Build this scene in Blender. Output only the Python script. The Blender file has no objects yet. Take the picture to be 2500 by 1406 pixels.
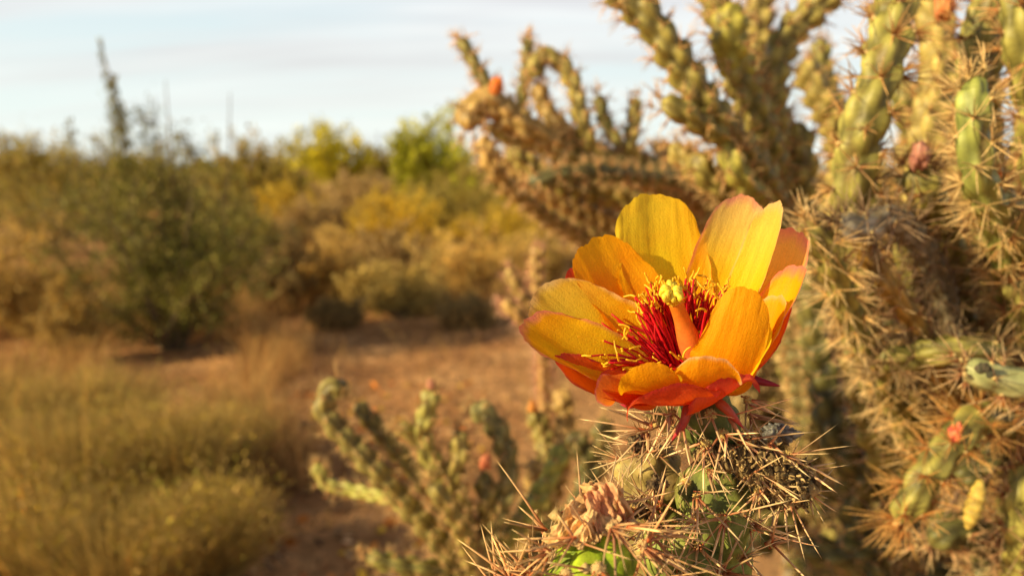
import bpy, math
import numpy as np
from mathutils import Vector

# ------------------------------------------------------------------ camera, sky, sun, exposure
sc = bpy.context.scene
COL = sc.collection
F = 1875.0                     # focal length in pixels of the 2500 px wide photograph
CAM = np.array([0.0, 0.0, 1.10])
PITCH = math.atan(253 / F)     # looking a little down
FWD = np.array([0, math.cos(PITCH), -math.sin(PITCH)])
UP = np.array([0, math.sin(PITCH), math.cos(PITCH)])
RIGHT = np.array([1.0, 0, 0])
D0 = 0.170                     # distance of the flower
S0 = D0 / F

cd = bpy.data.cameras.new('camera')
cam = bpy.data.objects.new('camera', cd)
COL.objects.link(cam)
cam.location = CAM
cam.rotation_euler = (math.pi / 2 - PITCH, 0, 0)
cd.sensor_width = 36
cd.lens = 36 * F / 2500
cd.clip_start = 0.005
cd.clip_end = 3000
cd.dof.use_dof = True
cd.dof.focus_distance = 0.163
cd.dof.aperture_fstop = 13.5
sc.camera = cam

SUN_EL = math.radians(22)
SUN_DIR = Vector((-0.91, -0.40, 0)).normalized() * math.cos(SUN_EL) + Vector((0, 0, math.sin(SUN_EL)))
sl = bpy.data.lights.new('sun', 'SUN')
sl.energy = 5.0
sl.angle = math.radians(0.5)
sl.color = (1.0, 0.80, 0.43)
so = bpy.data.objects.new('sun', sl)
COL.objects.link(so)
so.rotation_euler = SUN_DIR.to_track_quat('Z', 'Y').to_euler()

world = bpy.data.worlds.new("World")
sc.world = world
world.use_nodes = True
nt = world.node_tree
nt.nodes.clear()
def N(tree, t, **kw):
    n = tree.nodes.new(t)
    for k, v in kw.items(): setattr(n, k, v)
    return n
wo = N(nt, 'ShaderNodeOutputWorld')
bg = N(nt, 'ShaderNodeBackground')
bg.inputs['Strength'].default_value = 0.109
sky = N(nt, 'ShaderNodeTexSky', sky_type='NISHITA')
sky.sun_disc = False
sky.sun_elevation = SUN_EL
sky.sun_rotation = math.atan2(SUN_DIR.x, SUN_DIR.y)
sky.air_density = 1.0; sky.dust_density = 2.0; sky.ozone_density = 1.0
tc = N(nt, 'ShaderNodeTexCoord')
sep = N(nt, 'ShaderNodeSeparateXYZ')
nt.links.new(tc.outputs['Generated'], sep.inputs[0])
za = N(nt, 'ShaderNodeMath', operation='ADD'); za.inputs[1].default_value = 0.22
nt.links.new(sep.outputs['Z'], za.inputs[0])
zm = N(nt, 'ShaderNodeMath', operation='MAXIMUM'); zm.inputs[1].default_value = 0.05
nt.links.new(za.outputs[0], zm.inputs[0])
dx = N(nt, 'ShaderNodeMath', operation='DIVIDE'); dy = N(nt, 'ShaderNodeMath', operation='DIVIDE')
nt.links.new(sep.outputs['X'], dx.inputs[0]); nt.links.new(zm.outputs[0], dx.inputs[1])
nt.links.new(sep.outputs['Y'], dy.inputs[0]); nt.links.new(zm.outputs[0], dy.inputs[1])
cmb = N(nt, 'ShaderNodeCombineXYZ')
nt.links.new(dx.outputs[0], cmb.inputs[0]); nt.links.new(dy.outputs[0], cmb.inputs[1])
mp = N(nt, 'ShaderNodeMapping')
mp.inputs['Rotation'].default_value = (0, 0, math.radians(-22))
mp.inputs['Scale'].default_value = (0.40, 1.9, 1)
mp.inputs['Location'].default_value = (0.3, 0.35, 0)
nt.links.new(cmb.outputs[0], mp.inputs[0])
cn = N(nt, 'ShaderNodeTexNoise'); cn.inputs['Scale'].default_value = 1.1; cn.inputs['Detail'].default_value = 5; cn.inputs['Roughness'].default_value = 0.5
nt.links.new(mp.outputs[0], cn.inputs['Vector'])
cr = N(nt, 'ShaderNodeMapRange'); cr.inputs[1].default_value = 0.40; cr.inputs[2].default_value = 0.56
nt.links.new(cn.outputs['Fac'], cr.inputs[0])
# cloud brightness also varies
cloudc = N(nt, 'ShaderNodeMix', data_type='RGBA')
cloudc.inputs[6].default_value = (4.4, 4.25, 4.55, 1)
cloudc.inputs[7].default_value = (5.9, 6.05, 6.15, 1)
cn2 = N(nt, 'ShaderNodeTexNoise'); cn2.inputs['Scale'].default_value = 1.7; cn2.inputs['Detail'].default_value = 3
nt.links.new(mp.outputs[0], cn2.inputs['Vector'])
cr2 = N(nt, 'ShaderNodeMapRange'); cr2.inputs[1].default_value = 0.35; cr2.inputs[2].default_value = 0.65
nt.links.new(cn2.outputs['Fac'], cr2.inputs[0]); nt.links.new(cr2.outputs[0], cloudc.inputs[0])
# thin veil over the whole sky, thicker near the horizon
veil = N(nt, 'ShaderNodeMix', data_type='RGBA'); veil.inputs[0].default_value = 0.8
veil.inputs[7].default_value = (5.0, 5.9, 6.2, 1)
nt.links.new(sky.outputs[0], veil.inputs[6])
hz = N(nt, 'ShaderNodeMapRange'); hz.inputs[1].default_value = 0.0; hz.inputs[2].default_value = 0.25; hz.inputs[3].default_value = 0.9; hz.inputs[4].default_value = 0.0
nt.links.new(sep.outputs['Z'], hz.inputs[0])
veil2 = N(nt, 'ShaderNodeMix', data_type='RGBA'); veil2.inputs[7].default_value = (6.2, 6.7, 6.1, 1)
nt.links.new(hz.outputs[0], veil2.inputs[0]); 
cm = N(nt, 'ShaderNodeMix', data_type='RGBA')
cf = N(nt, 'ShaderNodeMath', operation='MULTIPLY'); cf.inputs[1].default_value = 0.95
nt.links.new(cr.outputs[0], cf.inputs[0]); nt.links.new(cf.outputs[0], cm.inputs[0])
nt.links.new(veil.outputs[2], cm.inputs[6]); nt.links.new(cloudc.outputs[2], cm.inputs[7])
nt.links.new(cm.outputs[2], veil2.inputs[6])
# the overcast veil thins out and darkens overhead
ov = N(nt, 'ShaderNodeMapRange', interpolation_type='SMOOTHSTEP'); ov.inputs[1].default_value = 0.27; ov.inputs[2].default_value = 0.65
nt.links.new(sep.outputs['Z'], ov.inputs[0])
ovm = N(nt, 'ShaderNodeMix', data_type='RGBA'); ovm.inputs[7].default_value = (0.9, 0.9, 0.95, 1)
nt.links.new(ov.outputs[0], ovm.inputs[0]); nt.links.new(veil2.outputs[2], ovm.inputs[6])
nt.links.new(ovm.outputs[2], bg.inputs[0]); nt.links.new(bg.outputs[0], wo.inputs[0])

sc.view_settings.view_transform = 'Standard'
sc.view_settings.look = 'None'
sc.view_settings.gamma = 1
sc.view_settings.exposure = 0.52
sc.render.engine = 'CYCLES'
sc.cycles.use_denoising = True
sc.cycles.max_bounces = 8
sc.cycles.transparent_max_bounces = 8
sc.cycles.caustics_reflective = False
sc.cycles.caustics_refractive = False

# ------------------------------------------------------------------ helpers
rng = np.random.default_rng(7)

def P(u, v, d):
    """point seen at pixel (u, v) of the photograph at d metres along the view axis"""
    return CAM + FWD * d + RIGHT * ((u - 1250) / F * d) - UP * ((v - 703) / F * d)

def Q(a):
    """(u, v, w) array in flower pixels -> world"""
    a = np.asarray(a, float)
    d = (D0 + a[..., 2] * S0)[..., None]
    return CAM + FWD * d + RIGHT * ((a[..., 0:1] - 1250) / F * d) - UP * ((a[..., 1:2] - 703) / F * d)

def atY(u, v, Y):
    r = FWD + RIGHT * ((u - 1250) / F) - UP * ((v - 703) / F)
    return CAM + r * (Y / r[1])

def unit(a):
    a = np.asarray(a, float)
    return a / np.maximum(np.linalg.norm(a, axis=-1, keepdims=True), 1e-12)

def tag(o, label=None, cat=None, group=None, kind=None):
    if label: o['label'] = label
    if cat: o['category'] = cat
    if group: o['group'] = group
    if kind: o['kind'] = kind
    return o

class MB:
    def __init__(s): s.V=[]; s.F=[]; s.C=[]; s.C2=[]; s.M=[]; s.UV=[]; s.n=0; s.smooth=[]
    def add(s, V, Fa, C, m=0, C2=None, UV=None, smooth=True):
        V = np.asarray(V, float).reshape(-1, 3); Fa = np.asarray(Fa, int)
        C = np.asarray(C, float)
        if C.ndim == 1: C = np.tile(C, (len(V), 1))
        s.V.append(V); s.F.append(Fa + s.n); s.C.append(C[:, :3])
        s.C2.append(C[:, :3] if C2 is None else np.asarray(C2, float)[:, :3])
        s.UV.append(np.zeros((len(V), 2)) if UV is None else UV)
        s.M.append(np.full(len(Fa), m)); s.smooth.append(np.full(len(Fa), smooth)); s.n += len(V)
        return s
    def build(s, name, mats, parent=None, origin=None):
        V = np.concatenate(s.V); C = np.concatenate(s.C); C2 = np.concatenate(s.C2); UV = np.concatenate(s.UV)
        if origin is None:
            origin = np.array([V[:,0].mean(), V[:,1].mean(), V[:,2].min()]) if parent is None else np.zeros(3)
        if parent is not None:
            off = WORLD[parent.name]
        else:
            off = origin
        V = V - off
        loops = np.concatenate([f.reshape(-1) for f in s.F])
        tot = np.concatenate([np.full(len(f), f.shape[1]) for f in s.F])
        start = np.concatenate([[0], np.cumsum(tot)[:-1]])
        me = bpy.data.meshes.new(name)
        me.vertices.add(len(V)); me.vertices.foreach_set('co', V.astype('f').ravel())
        me.loops.add(len(loops)); me.loops.foreach_set('vertex_index', loops.astype('i'))
        me.polygons.add(len(tot)); me.polygons.foreach_set('loop_start', start.astype('i')); me.polygons.foreach_set('loop_total', tot.astype('i'))
        me.polygons.foreach_set('material_index', np.concatenate(s.M).astype('i'))
        me.polygons.foreach_set('use_smooth', np.concatenate(s.smooth))
        me.update(calc_edges=True)
        a = me.color_attributes.new('col', 'FLOAT_COLOR', 'POINT')
        a.data.foreach_set('color', np.hstack([C, np.ones((len(C), 1))]).astype('f').ravel())
        if any(x is not y for x, y in zip(s.C, s.C2)) and not np.array_equal(C, C2):
            a = me.color_attributes.new('colb', 'FLOAT_COLOR', 'POINT')
            a.data.foreach_set('color', np.hstack([C2, np.ones((len(C), 1))]).astype('f').ravel())
        if UV.any():
            ul = me.uv_layers.new(name='UVMap')
            ul.data.foreach_set('uv', UV[loops].astype('f').ravel())
        for m in (mats if isinstance(mats, (list, tuple)) else [mats]): me.materials.append(m)
        o = bpy.data.objects.new(name, me)
        COL.objects.link(o)
        if parent is not None: o.parent = parent
        else: o.location = origin
        WORLD[o.name] = off
        return o
WORLD = {}
def empty(name, loc, label=None, cat=None, group=None, parent=None):
    o = bpy.data.objects.new(name, None); COL.objects.link(o)
    o.empty_display_size = 0.05
    loc = np.asarray(loc, float)
    if parent is not None:
        o.parent = parent; o.location = loc - WORLD[parent.name]
    else: o.location = loc
    WORLD[o.name] = loc
    return tag(o, label, cat, group)

# ---- value noise for numpy
_pr = np.random.default_rng(3)
_K = _pr.normal(size=(5, 3)); _PH = _pr.uniform(0, 6.28, (5,))
def sn(p, f=1.0, seed=0):
    p = np.asarray(p, float) * f + seed * 7.31
    r = np.zeros(p.shape[:-1])
    for i in range(5):
        q = p @ _K[i] + _PH[i] + 1.3 * np.sin(p @ _K[(i + 2) % 5] * 0.7 + _PH[(i+1) % 5])
        r += np.sin(q)
    return r / 3.2
def fbm(p, f=1.0, seed=0, o=4):
    r = 0; a = 1
    for i in range(o):
        r = r + a * sn(p, f, seed + i * 1.7); f *= 2.1; a *= 0.5
    return r

# ------------------------------------------------------------------ materials
def mat_vc(name, rough=0.6, transl=0.0, noise_scale=None, noise_amt=0.0, bump=0.0, bump_scale=200, attr='col', spec=0.3, sheen=0.0, hue=None):
    m = bpy.data.materials.new(name); m.use_nodes = True
    t = m.node_tree; t.nodes.clear()
    out = N(t, 'ShaderNodeOutputMaterial')
    a = N(t, 'ShaderNodeAttribute', attribute_name=attr)
    col = a.outputs['Color']
    if noise_amt:
        tcn = N(t, 'ShaderNodeTexCoord')
        nz = N(t, 'ShaderNodeTexNoise'); nz.inputs['Scale'].default_value = noise_scale; nz.inputs['Detail'].default_value = 5
        nz.inputs['Roughness'].default_value = 0.65
        t.links.new(tcn.outputs['Object'], nz.inputs['Vector'])
        mr = N(t, 'ShaderNodeMapRange'); mr.inputs[1].default_value = 0.3; mr.inputs[2].default_value = 0.7
        mr.inputs[3].default_value = 1 - noise_amt; mr.inputs[4].default_value = 1 + noise_amt
        t.links.new(nz.outputs['Fac'], mr.inputs[0])
        mu = N(t, 'ShaderNodeVectorMath', operation='SCALE')
        t.links.new(col, mu.inputs[0]); t.links.new(mr.outputs[0], mu.inputs['Scale'])
        col = mu.outputs[0]
    p = N(t, 'ShaderNodeBsdfPrincipled')
    p.inputs['Roughness'].default_value = rough
    p.inputs['Specular IOR Level'].default_value = spec
    t.links.new(col, p.inputs['Base Color'])
    if bump:
        tcb = N(t, 'ShaderNodeTexCoord')
        nb = N(t, 'ShaderNodeTexNoise'); nb.inputs['Scale'].default_value = bump_scale; nb.inputs['Detail'].default_value = 4
        t.links.new(tcb.outputs['Object'], nb.inputs['Vector'])
        b = N(t, 'ShaderNodeBump'); b.inputs['Strength'].default_value = bump; b.inputs['Distance'].default_value = 0.3 / bump_scale
        t.links.new(nb.outputs['Fac'], b.inputs['Height']); t.links.new(b.outputs[0], p.inputs['Normal'])
    res = p.outputs[0]
    if transl:
        tr = N(t, 'ShaderNodeBsdfTranslucent'); t.links.new(col, tr.inputs['Color'])
        mx = N(t, 'ShaderNodeMixShader'); mx.inputs[0].default_value = transl
        t.links.new(res, mx.inputs[1]); t.links.new(tr.outputs[0], mx.inputs[2]); res = mx.outputs[0]
    t.links.new(res, out.inputs[0])
    return m

def mat_petal():
    m = bpy.data.materials.new('petal_tissue'); m.use_nodes = True
    t = m.node_tree; t.nodes.clear()
    out = N(t, 'ShaderNodeOutputMaterial')
    a = N(t, 'ShaderNodeAttribute', attribute_name='col'); b = N(t, 'ShaderNodeAttribute', attribute_name='colb')
    g = N(t, 'ShaderNodeNewGeometry')
    mx = N(t, 'ShaderNodeMix', data_type='RGBA')
    t.links.new(g.outputs['Backfacing'], mx.inputs[0]); t.links.new(a.outputs['Color'], mx.inputs[6]); t.links.new(b.outputs['Color'], mx.inputs[7])
    uv = N(t, 'ShaderNodeUVMap', uv_map='UVMap')
    mp = N(t, 'ShaderNodeMapping'); mp.inputs['Scale'].default_value = (30, 3, 1)
    t.links.new(uv.outputs[0], mp.inputs[0])
    n1 = N(t, 'ShaderNodeTexNoise'); n1.inputs['Scale'].default_value = 1.0; n1.inputs['Detail'].default_value = 4; n1.inputs['Distortion'].default_value = 1.2; n1.inputs['Roughness'].default_value = 0.65
    t.links.new(mp.outputs[0], n1.inputs['Vector'])
    tco = N(t, 'ShaderNodeTexCoord')
    n2 = N(t, 'ShaderNodeTexNoise'); n2.inputs['Scale'].default_value = 2600; n2.inputs['Detail'].default_value = 2
    t.links.new(tco.outputs['Object'], n2.inputs['Vector'])
    n3 = N(t, 'ShaderNodeTexNoise'); n3.inputs['Scale'].default_value = 130; n3.inputs['Detail'].default_value = 3
    t.links.new(tco.outputs['Object'], n3.inputs['Vector'])
    ad = N(t, 'ShaderNodeMath', operation='ADD'); t.links.new(n1.outputs['Fac'], ad.inputs[0]); t.links.new(n2.outputs['Fac'], ad.inputs[1])
    mr = N(t, 'ShaderNodeMapRange'); mr.inputs[1].default_value = 0.7; mr.inputs[2].default_value = 1.3; mr.inputs[3].default_value = 0.90; mr.inputs[4].default_value = 1.08
    t.links.new(ad.outputs[0], mr.inputs[0])
    sc1 = N(t, 'ShaderNodeVectorMath', operation='SCALE'); t.links.new(mx.outputs[2], sc1.inputs[0]); t.links.new(mr.outputs[0], sc1.inputs['Scale'])
    # blotchy change of hue: some areas run more orange
    mr3 = N(t, 'ShaderNodeMapRange'); mr3.inputs[1].default_value = 0.42; mr3.inputs[2].default_value = 0.72; mr3.inputs[4].default_value = 0.4
    t.links.new(n3.outputs['Fac'], mr3.inputs[0])
    hm = N(t, 'ShaderNodeMix', data_type='RGBA', blend_type='MULTIPLY'); hm.inputs[7].default_value = (1.0, 0.70, 0.6, 1)
    t.links.new(mr3.outputs[0], hm.inputs[0]); t.links.new(sc1.outputs[0], hm.inputs[6])
    bu = N(t, 'ShaderNodeBump'); bu.inputs['Strength'].default_value = 0.4; bu.inputs['Distance'].default_value = 0.0004
    t.links.new(ad.outputs[0], bu.inputs['Height'])
    p = N(t, 'ShaderNodeBsdfPrincipled'); p.inputs['Roughness'].default_value = 0.5; p.inputs['Specular IOR Level'].default_value = 0.18
    p.inputs['Sheen Weight'].default_value = 0.0
    t.links.new(hm.outputs[2], p.inputs['Base Color']); t.links.new(bu.outputs[0], p.inputs['Normal'])
    tr = N(t, 'ShaderNodeBsdfTranslucent'); t.links.new(hm.outputs[2], tr.inputs['Color']); t.links.new(bu.outputs[0], tr.inputs['Normal'])
    ms = N(t, 'ShaderNodeMixShader'); ms.inputs[0].default_value = 0.5
    t.links.new(p.outputs[0], ms.inputs[1]); t.links.new(tr.outputs[0], ms.inputs[2]); t.links.new(ms.outputs[0], out.inputs[0])
    return m

M = dict(
    petal=mat_petal(),
    soft=mat_vc('flower_tissue', 0.4, 0.2, 900, 0.15, 0.3, 1500),
    skin=mat_vc('cactus_skin', 0.5, 0.0, 130, 0.35, 0.4, 500, spec=0.35),
    skin_near=mat_vc('near_cactus_skin', 0.55, 0.0, 330, 0.5, 0.7, 1200, spec=0.25),
    spine=mat_vc('spine', 0.45, 0.15, 700, 0.25, spec=0.4),
    dry=mat_vc('dry_tissue', 0.9, 0.0, 500, 0.5, 0.8, 900, spec=0.1),
    withered=mat_vc('withered_tissue', 0.85, 0.25, 420, 0.55, 0.9, 1200, spec=0.1),
    fuzz=mat_vc('areole_felt', 0.9, 0.0, 2500, 0.35, 1.0, 4000, spec=0.1),
    leaf=mat_vc('leaf', 0.6, 0.22, spec=0.2),
    twig=mat_vc('twig', 0.85, 0.0, 40, 0.3, spec=0.1),
    grass=mat_vc('dry_grass', 0.7, 0.35, spec=0.2),
)

def ground_mat():
    m = bpy.data.materials.new('desert_soil'); m.use_nodes = True
    t = m.node_tree; p = t.nodes['Principled BSDF']
    p.inputs['Roughness'].default_value = 0.95; p.inputs['Specular IOR Level'].default_value = 0.1
    tcn = N(t, 'ShaderNodeTexCoord')
    n1 = N(t, 'ShaderNodeTexNoise'); n1.inputs['Scale'].default_value = 1.6; n1.inputs['Detail'].default_value = 8; n1.inputs['Roughness'].default_value = 0.62
    n2 = N(t, 'ShaderNodeTexNoise'); n2.inputs['Scale'].default_value = 14; n2.inputs['Detail'].default_value = 6; n2.inputs['Roughness'].default_value = 0.7
    t.links.new(tcn.outputs['Object'], n1.inputs['Vector']); t.links.new(tcn.outputs['Object'], n2.inputs['Vector'])
    r = N(t, 'ShaderNodeValToRGB'); e = r.color_ramp.elements
    e[0].position = 0.3; e[0].color = (0.38, 0.17, 0.07, 1); e[1].position = 0.7; e[1].color = (0.78, 0.44, 0.20, 1)
    e2 = e.new(0.5); e2.color = (0.60, 0.30, 0.125, 1)
    t.links.new(n1.outputs['Fac'], r.inputs[0])
    mr = N(t, 'ShaderNodeMapRange'); mr.inputs[1].default_value = 0.3; mr.inputs[2].default_value = 0.7; mr.inputs[3].default_value = 0.45; mr.inputs[4].default_value = 1.45
    t.links.new(n2.outputs['Fac'], mr.inputs[0])
    s_ = N(t, 'ShaderNodeVectorMath', operation='SCALE'); t.links.new(r.outputs[0], s_.inputs[0]); t.links.new(mr.outputs[0], s_.inputs['Scale'])
    t.links.new(s_.outputs[0], p.inputs['Base Color'])
    b = N(t, 'ShaderNodeBump'); b.inputs['Strength'].default_value = 0.9; b.inputs['Distance'].default_value = 0.05
    t.links.new(n2.outputs['Fac'], b.inputs['Height']); t.links.new(b.outputs[0], p.inputs['Normal'])
    return m

# ------------------------------------------------------------------ shape makers
def grid_faces(nr, nc, wrap=False):
    i, j = np.meshgrid(np.arange(nr - 1), np.arange(nc if wrap else nc - 1), indexing='ij')
    j2 = (j + 1) % nc
    return np.stack([i*nc + j, i*nc + j2, (i+1)*nc + j2, (i+1)*nc + j], -1).reshape(-1, 4)

def catmull(pts, step):
    pts = np.asarray(pts, float)
    if len(pts) == 2: pts = np.array([pts[0], pts.mean(0), pts[1]])
    ex = np.vstack([2*pts[0]-pts[1], pts, 2*pts[-1]-pts[-2]])
    out = []
    for i in range(len(pts) - 1):
        p0, p1, p2, p3 = ex[i:i+4]
        for t in np.linspace(0, 1, 24, endpoint=False):
            out.append(0.5*((2*p1)+(-p0+p2)*t+(2*p0-5*p1+4*p2-p3)*t*t+(-p0+3*p1-3*p2+p3)*t**3))
    out.append(pts[-1]); out = np.array(out)
    L = np.concatenate([[0], np.cumsum(np.linalg.norm(np.diff(out, axis=0), axis=1))])
    n = max(4, int(L[-1] / step) + 1)
    s = np.linspace(0, L[-1], n)
    return np.stack([np.interp(s, L, out[:, k]) for k in range(out.shape[1])], -1), s

def frames(C):
    T = unit(np.gradient(C, axis=0))
    a = np.array([0.3, 0.2, 1.0]) if abs(unit(T[0])[2]) < 0.8 else np.array([1.0, 0.1, 0])
    u = unit(a - T[0] * (a @ T[0])); U = [u]
    for i in range(1, len(C)):
        u = U[-1] - T[i] * (U[-1] @ T[i]); U.append(u / np.linalg.norm(u))
    U = np.array(U)
    return T, U, np.cross(T, U)

def tube(mb, pts, r0, r1, col, n=6, m=0, step=None, col1=None, rfun=None):
    pts = np.asarray(pts, float)
    L = np.linalg.norm(np.diff(pts, axis=0), axis=1).sum()
    C, s = catmull(pts, step or L / 8)
    T, U, W = frames(C)
    x = s / s[-1]
    R = r0 + (r1 - r0) * x if rfun is None else rfun(x)
    th = np.linspace(0, 2*np.pi, n, endpoint=False)
    V = C[:, None] + R[:, None, None] * (np.cos(th)[None, :, None] * U[:, None] + np.sin(th)[None, :, None] * W[:, None])
    col = np.asarray(col, float); c1 = col if col1 is None else np.asarray(col1, float)
    CC = col + (c1 - col) * x[:, None]
    CC = np.repeat(CC, n, 0)
    Vv = np.vstack([V.reshape(-1, 3), C[-1] + T[-1] * R[-1] * 0.7])
    k = len(C) * n
    capf = np.array([[(len(C)-1)*n + j, (len(C)-1)*n + (j+1) % n, k] for j in range(n)])
    mb.add(Vv, grid_faces(len(C), n, True), np.vstack([CC, CC[-1]]), m)
    # cap shares vertices with the strip
    mb.F.append(capf + mb.n - len(Vv)); mb.M.append(np.full(n, m)); mb.smooth.append(np.full(n, True))

def spines(mb, B, D, L, R, c0, c1, m=0, sides=3, bend=0.06, jit=0.25, rg=rng):
    """many tapering spines: bases B, directions D, lengths L, base radii R"""
    n = len(B)
    if not n: return
    D = unit(D)
    a = unit(np.cross(D, rg.normal(size=(n, 3)))); b = np.cross(D, a)
    ts = [0, 0.5, 0.8]; rs = [1.0, 0.8, 0.5]
    th = np.arange(sides) * 2*np.pi / sides
    bn = a * (L * bend * rg.normal(size=n))[:, None]
    V = []; Cc = []
    br = np.exp(rg.normal(size=(n, 1)) * jit)
    c0 = np.asarray(c0); c1 = np.asarray(c1)
    for t, r in zip(ts, rs):
        c = B + D * (L * t)[:, None] + bn * (t * t)
        for q in th: V.append(c + (a * np.cos(q) + b * np.sin(q)) * (R * r)[:, None])
        k = t ** 0.75
        for q in th: Cc.append((c0 * (1 - k) + c1 * k) * br)
    V.append(B + D * L[:, None] + bn); Cc.append(np.tile(c1 * 1.1, (n, 1)) * br)
    V = np.stack(V, 1); Cc = np.stack(Cc, 1)
    nv = V.shape[1]; f = []
    for k in range(2):
        for j in range(sides):
            j2 = (j+1) % sides
            f += [[k*sides+j, k*sides+j2, (k+1)*sides+j2], [k*sides+j, (k+1)*sides+j2, (k+1)*sides+j]]
    for j in range(sides): f.append([2*sides+j, 2*sides+(j+1) % sides, nv-1])
    f = np.array(f)[None] + (np.arange(n) * nv)[:, None, None]
    mb.add(V.reshape(-1, 3), f.reshape(-1, 3), Cc.reshape(-1, 3), m)

RED = (0.34, 0.055, 0.012); STRAW = (0.92, 0.72, 0.38); TAN = (0.62, 0.36, 0.12)

def cactus_arm(pts, R, tl=0.021, k=6, bump=0.42, rg=rng, skin=((0.13,0.17,0.045),(0.27,0.29,0.075)), nsp=9, spl=0.017, spr=0.00026,
               c0=RED, c1=STRAW, rfun=None, joint=0.13, res=5, taper=0.8, spine_from=0.0, fuzz=True, wood_shade=0.0):
    """one cholla stem: swept body with spiral tubercles; returns (body MB, spine MB)"""
    C, s = catmull(pts, tl / 7.0)
    T, U, W = frames(C)
    n = k * res; th = np.linspace(0, 2*np.pi, n, endpoint=False)
    x = s / s[-1]
    Rr = R * (1 - (1 - taper) * x) if rfun is None else R * rfun(x)
    Rr = Rr * (1 - 0.16 * np.exp(-((((s + joint * 0.3) % joint) - joint/2) / 0.006) ** 2))
    e = np.minimum(1, (s[-1] - s) / (R * 1.1)); Rr = Rr * np.sqrt(np.maximum(0.02, 1 - (1 - e) ** 2))
    sh = rg.uniform(0, 1); step = 0.382
    c = th / (2*np.pi) * k
    ci = np.round(c).astype(int); dth = c - ci; stag = (ci % k) * step + sh
    z = s[:, None] / tl - stag[None]
    dz = z - np.floor(z)                                   # 0 at foot of the tubercle, 1 at its top
    prof = np.sin(np.pi * np.clip(dz, 0, 1) ** 1.35)
    across = np.maximum(0, 1 - (2 * dth[None] * 0.95) ** 2) ** 0.8
    h = prof * across * bump + bump * 0.25 * across
    pos_n = C[:, None] + 0 * th[None, :, None]
    jit = 0.05 * sn(C[:, None] + th[None, :, None] * 0.05, 60)
    rad = Rr[:, None] * (0.82 + h + jit)
    V = pos_n + rad[..., None] * (np.cos(th)[None, :, None] * U[:, None] + np.sin(th)[None, :, None] * W[:, None])
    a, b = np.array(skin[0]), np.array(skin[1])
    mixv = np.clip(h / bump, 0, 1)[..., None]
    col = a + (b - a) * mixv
    br = 1 + 0.22 * sn(V, 45, rg.uniform(0, 9))
    yel = np.clip(0.5 * sn(V, 25, 3.3), 0, 0.6)[..., None]; brn = np.clip(0.9 * fbm(V, 160, 6.1, 3) - 0.35, 0, 0.75)[..., None]
    col = col * br[..., None] * (1 - yel * 0.5) + yel * 0.5 * np.array((0.42, 0.33, 0.10))
    col = col * (1 - brn) + brn * np.array((0.16, 0.10, 0.035))
    if wood_shade:                                   # lower arm darkened: woody brown plus shade put into the colour
        k_ = np.clip((0.80 - x) / 0.25, 0, 1); k_ = (k_ * k_ * (3 - 2 * k_) * wood_shade)[:, None, None]
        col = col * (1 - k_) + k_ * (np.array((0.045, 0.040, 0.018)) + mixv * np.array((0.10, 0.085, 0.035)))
    body = MB()
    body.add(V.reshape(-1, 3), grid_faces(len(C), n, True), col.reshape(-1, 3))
    # areoles at the top of every tubercle
    sp = MB(); Bs = []; Nn = []; Ts = []
    for i in range(k):
        zz = (np.arange(-1, int(s[-1] / tl) + 2) + (i * step + sh) % 1.0 + 0.80) * tl
        zz = zz[(zz > max(0, spine_from * s[-1])) & (zz < s[-1] - 0.0005)]
        if not len(zz): continue
        q = np.stack([np.interp(zz, s, C[:, j]) for j in range(3)], -1)
        uu = np.stack([np.interp(zz, s, U[:, j]) for j in range(3)], -1); ww = np.stack([np.interp(zz, s, W[:, j]) for j in range(3)], -1)
        tt = np.stack([np.interp(zz, s, T[:, j]) for j in range(3)], -1)
        nn = uu * math.cos(i*2*np.pi/k) + ww * math.sin(i*2*np.pi/k)
        rr = np.interp(zz, s, Rr) * (0.82 + bump * 0.9)
        Bs.append(q + nn * rr[:, None]); Nn.append(nn); Ts.append(tt)
    # crown of the tip
    q = np.repeat(C[-1][None], 5, 0); Bs.append(q + rg.normal(size=(5, 3)) * R * 0.35); Nn.append(unit(rg.normal(size=(5, 3)) * 0.5 + T[-1])); Ts.append(np.repeat(T[-1][None], 5, 0))
    Bs = np.vstack(Bs); Nn = np.vstack(Nn); Ts = np.vstack(Ts)
    m = len(Bs)
    idx = np.repeat(np.arange(m), nsp)
    D = unit(Nn[idx] * 0.9 + Ts[idx] * 0.25 + rg.normal(size=(len(idx), 3)) * 0.62)
    L = spl * rg.uniform(0.35, 1.15, len(idx)) * rg.uniform(0.7, 1.15, m)[idx]
    spines(sp, Bs[idx], D, L, spr * rg.uniform(0.7, 1.2, len(idx)), c0, c1, rg=rg)
    if fuzz:   # felt pad
        rf = R * 0.16
        ico = np.array([[1,0,0],[-1,0,0],[0,1,0],[0,-1,0],[0,0,1],[0,0,-1.]])
        fi = np.array([[0,2,4],[2,1,4],[1,3,4],[3,0,4],[2,0,5],[1,2,5],[3,1,5],[0,3,5]])
        V2 = (Bs[:, None] + ico[None] * rf * rg.uniform(0.8, 1.3, (m, 1, 1))).reshape(-1, 3)
        F2 = (fi[None] + (np.arange(m) * 6)[:, None, None]).reshape(-1, 3)
        body.add(V2, F2, np.array((0.55, 0.40, 0.17)) * rg.uniform(0.6, 1.2, (len(V2), 1)))
    return body, sp

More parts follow.
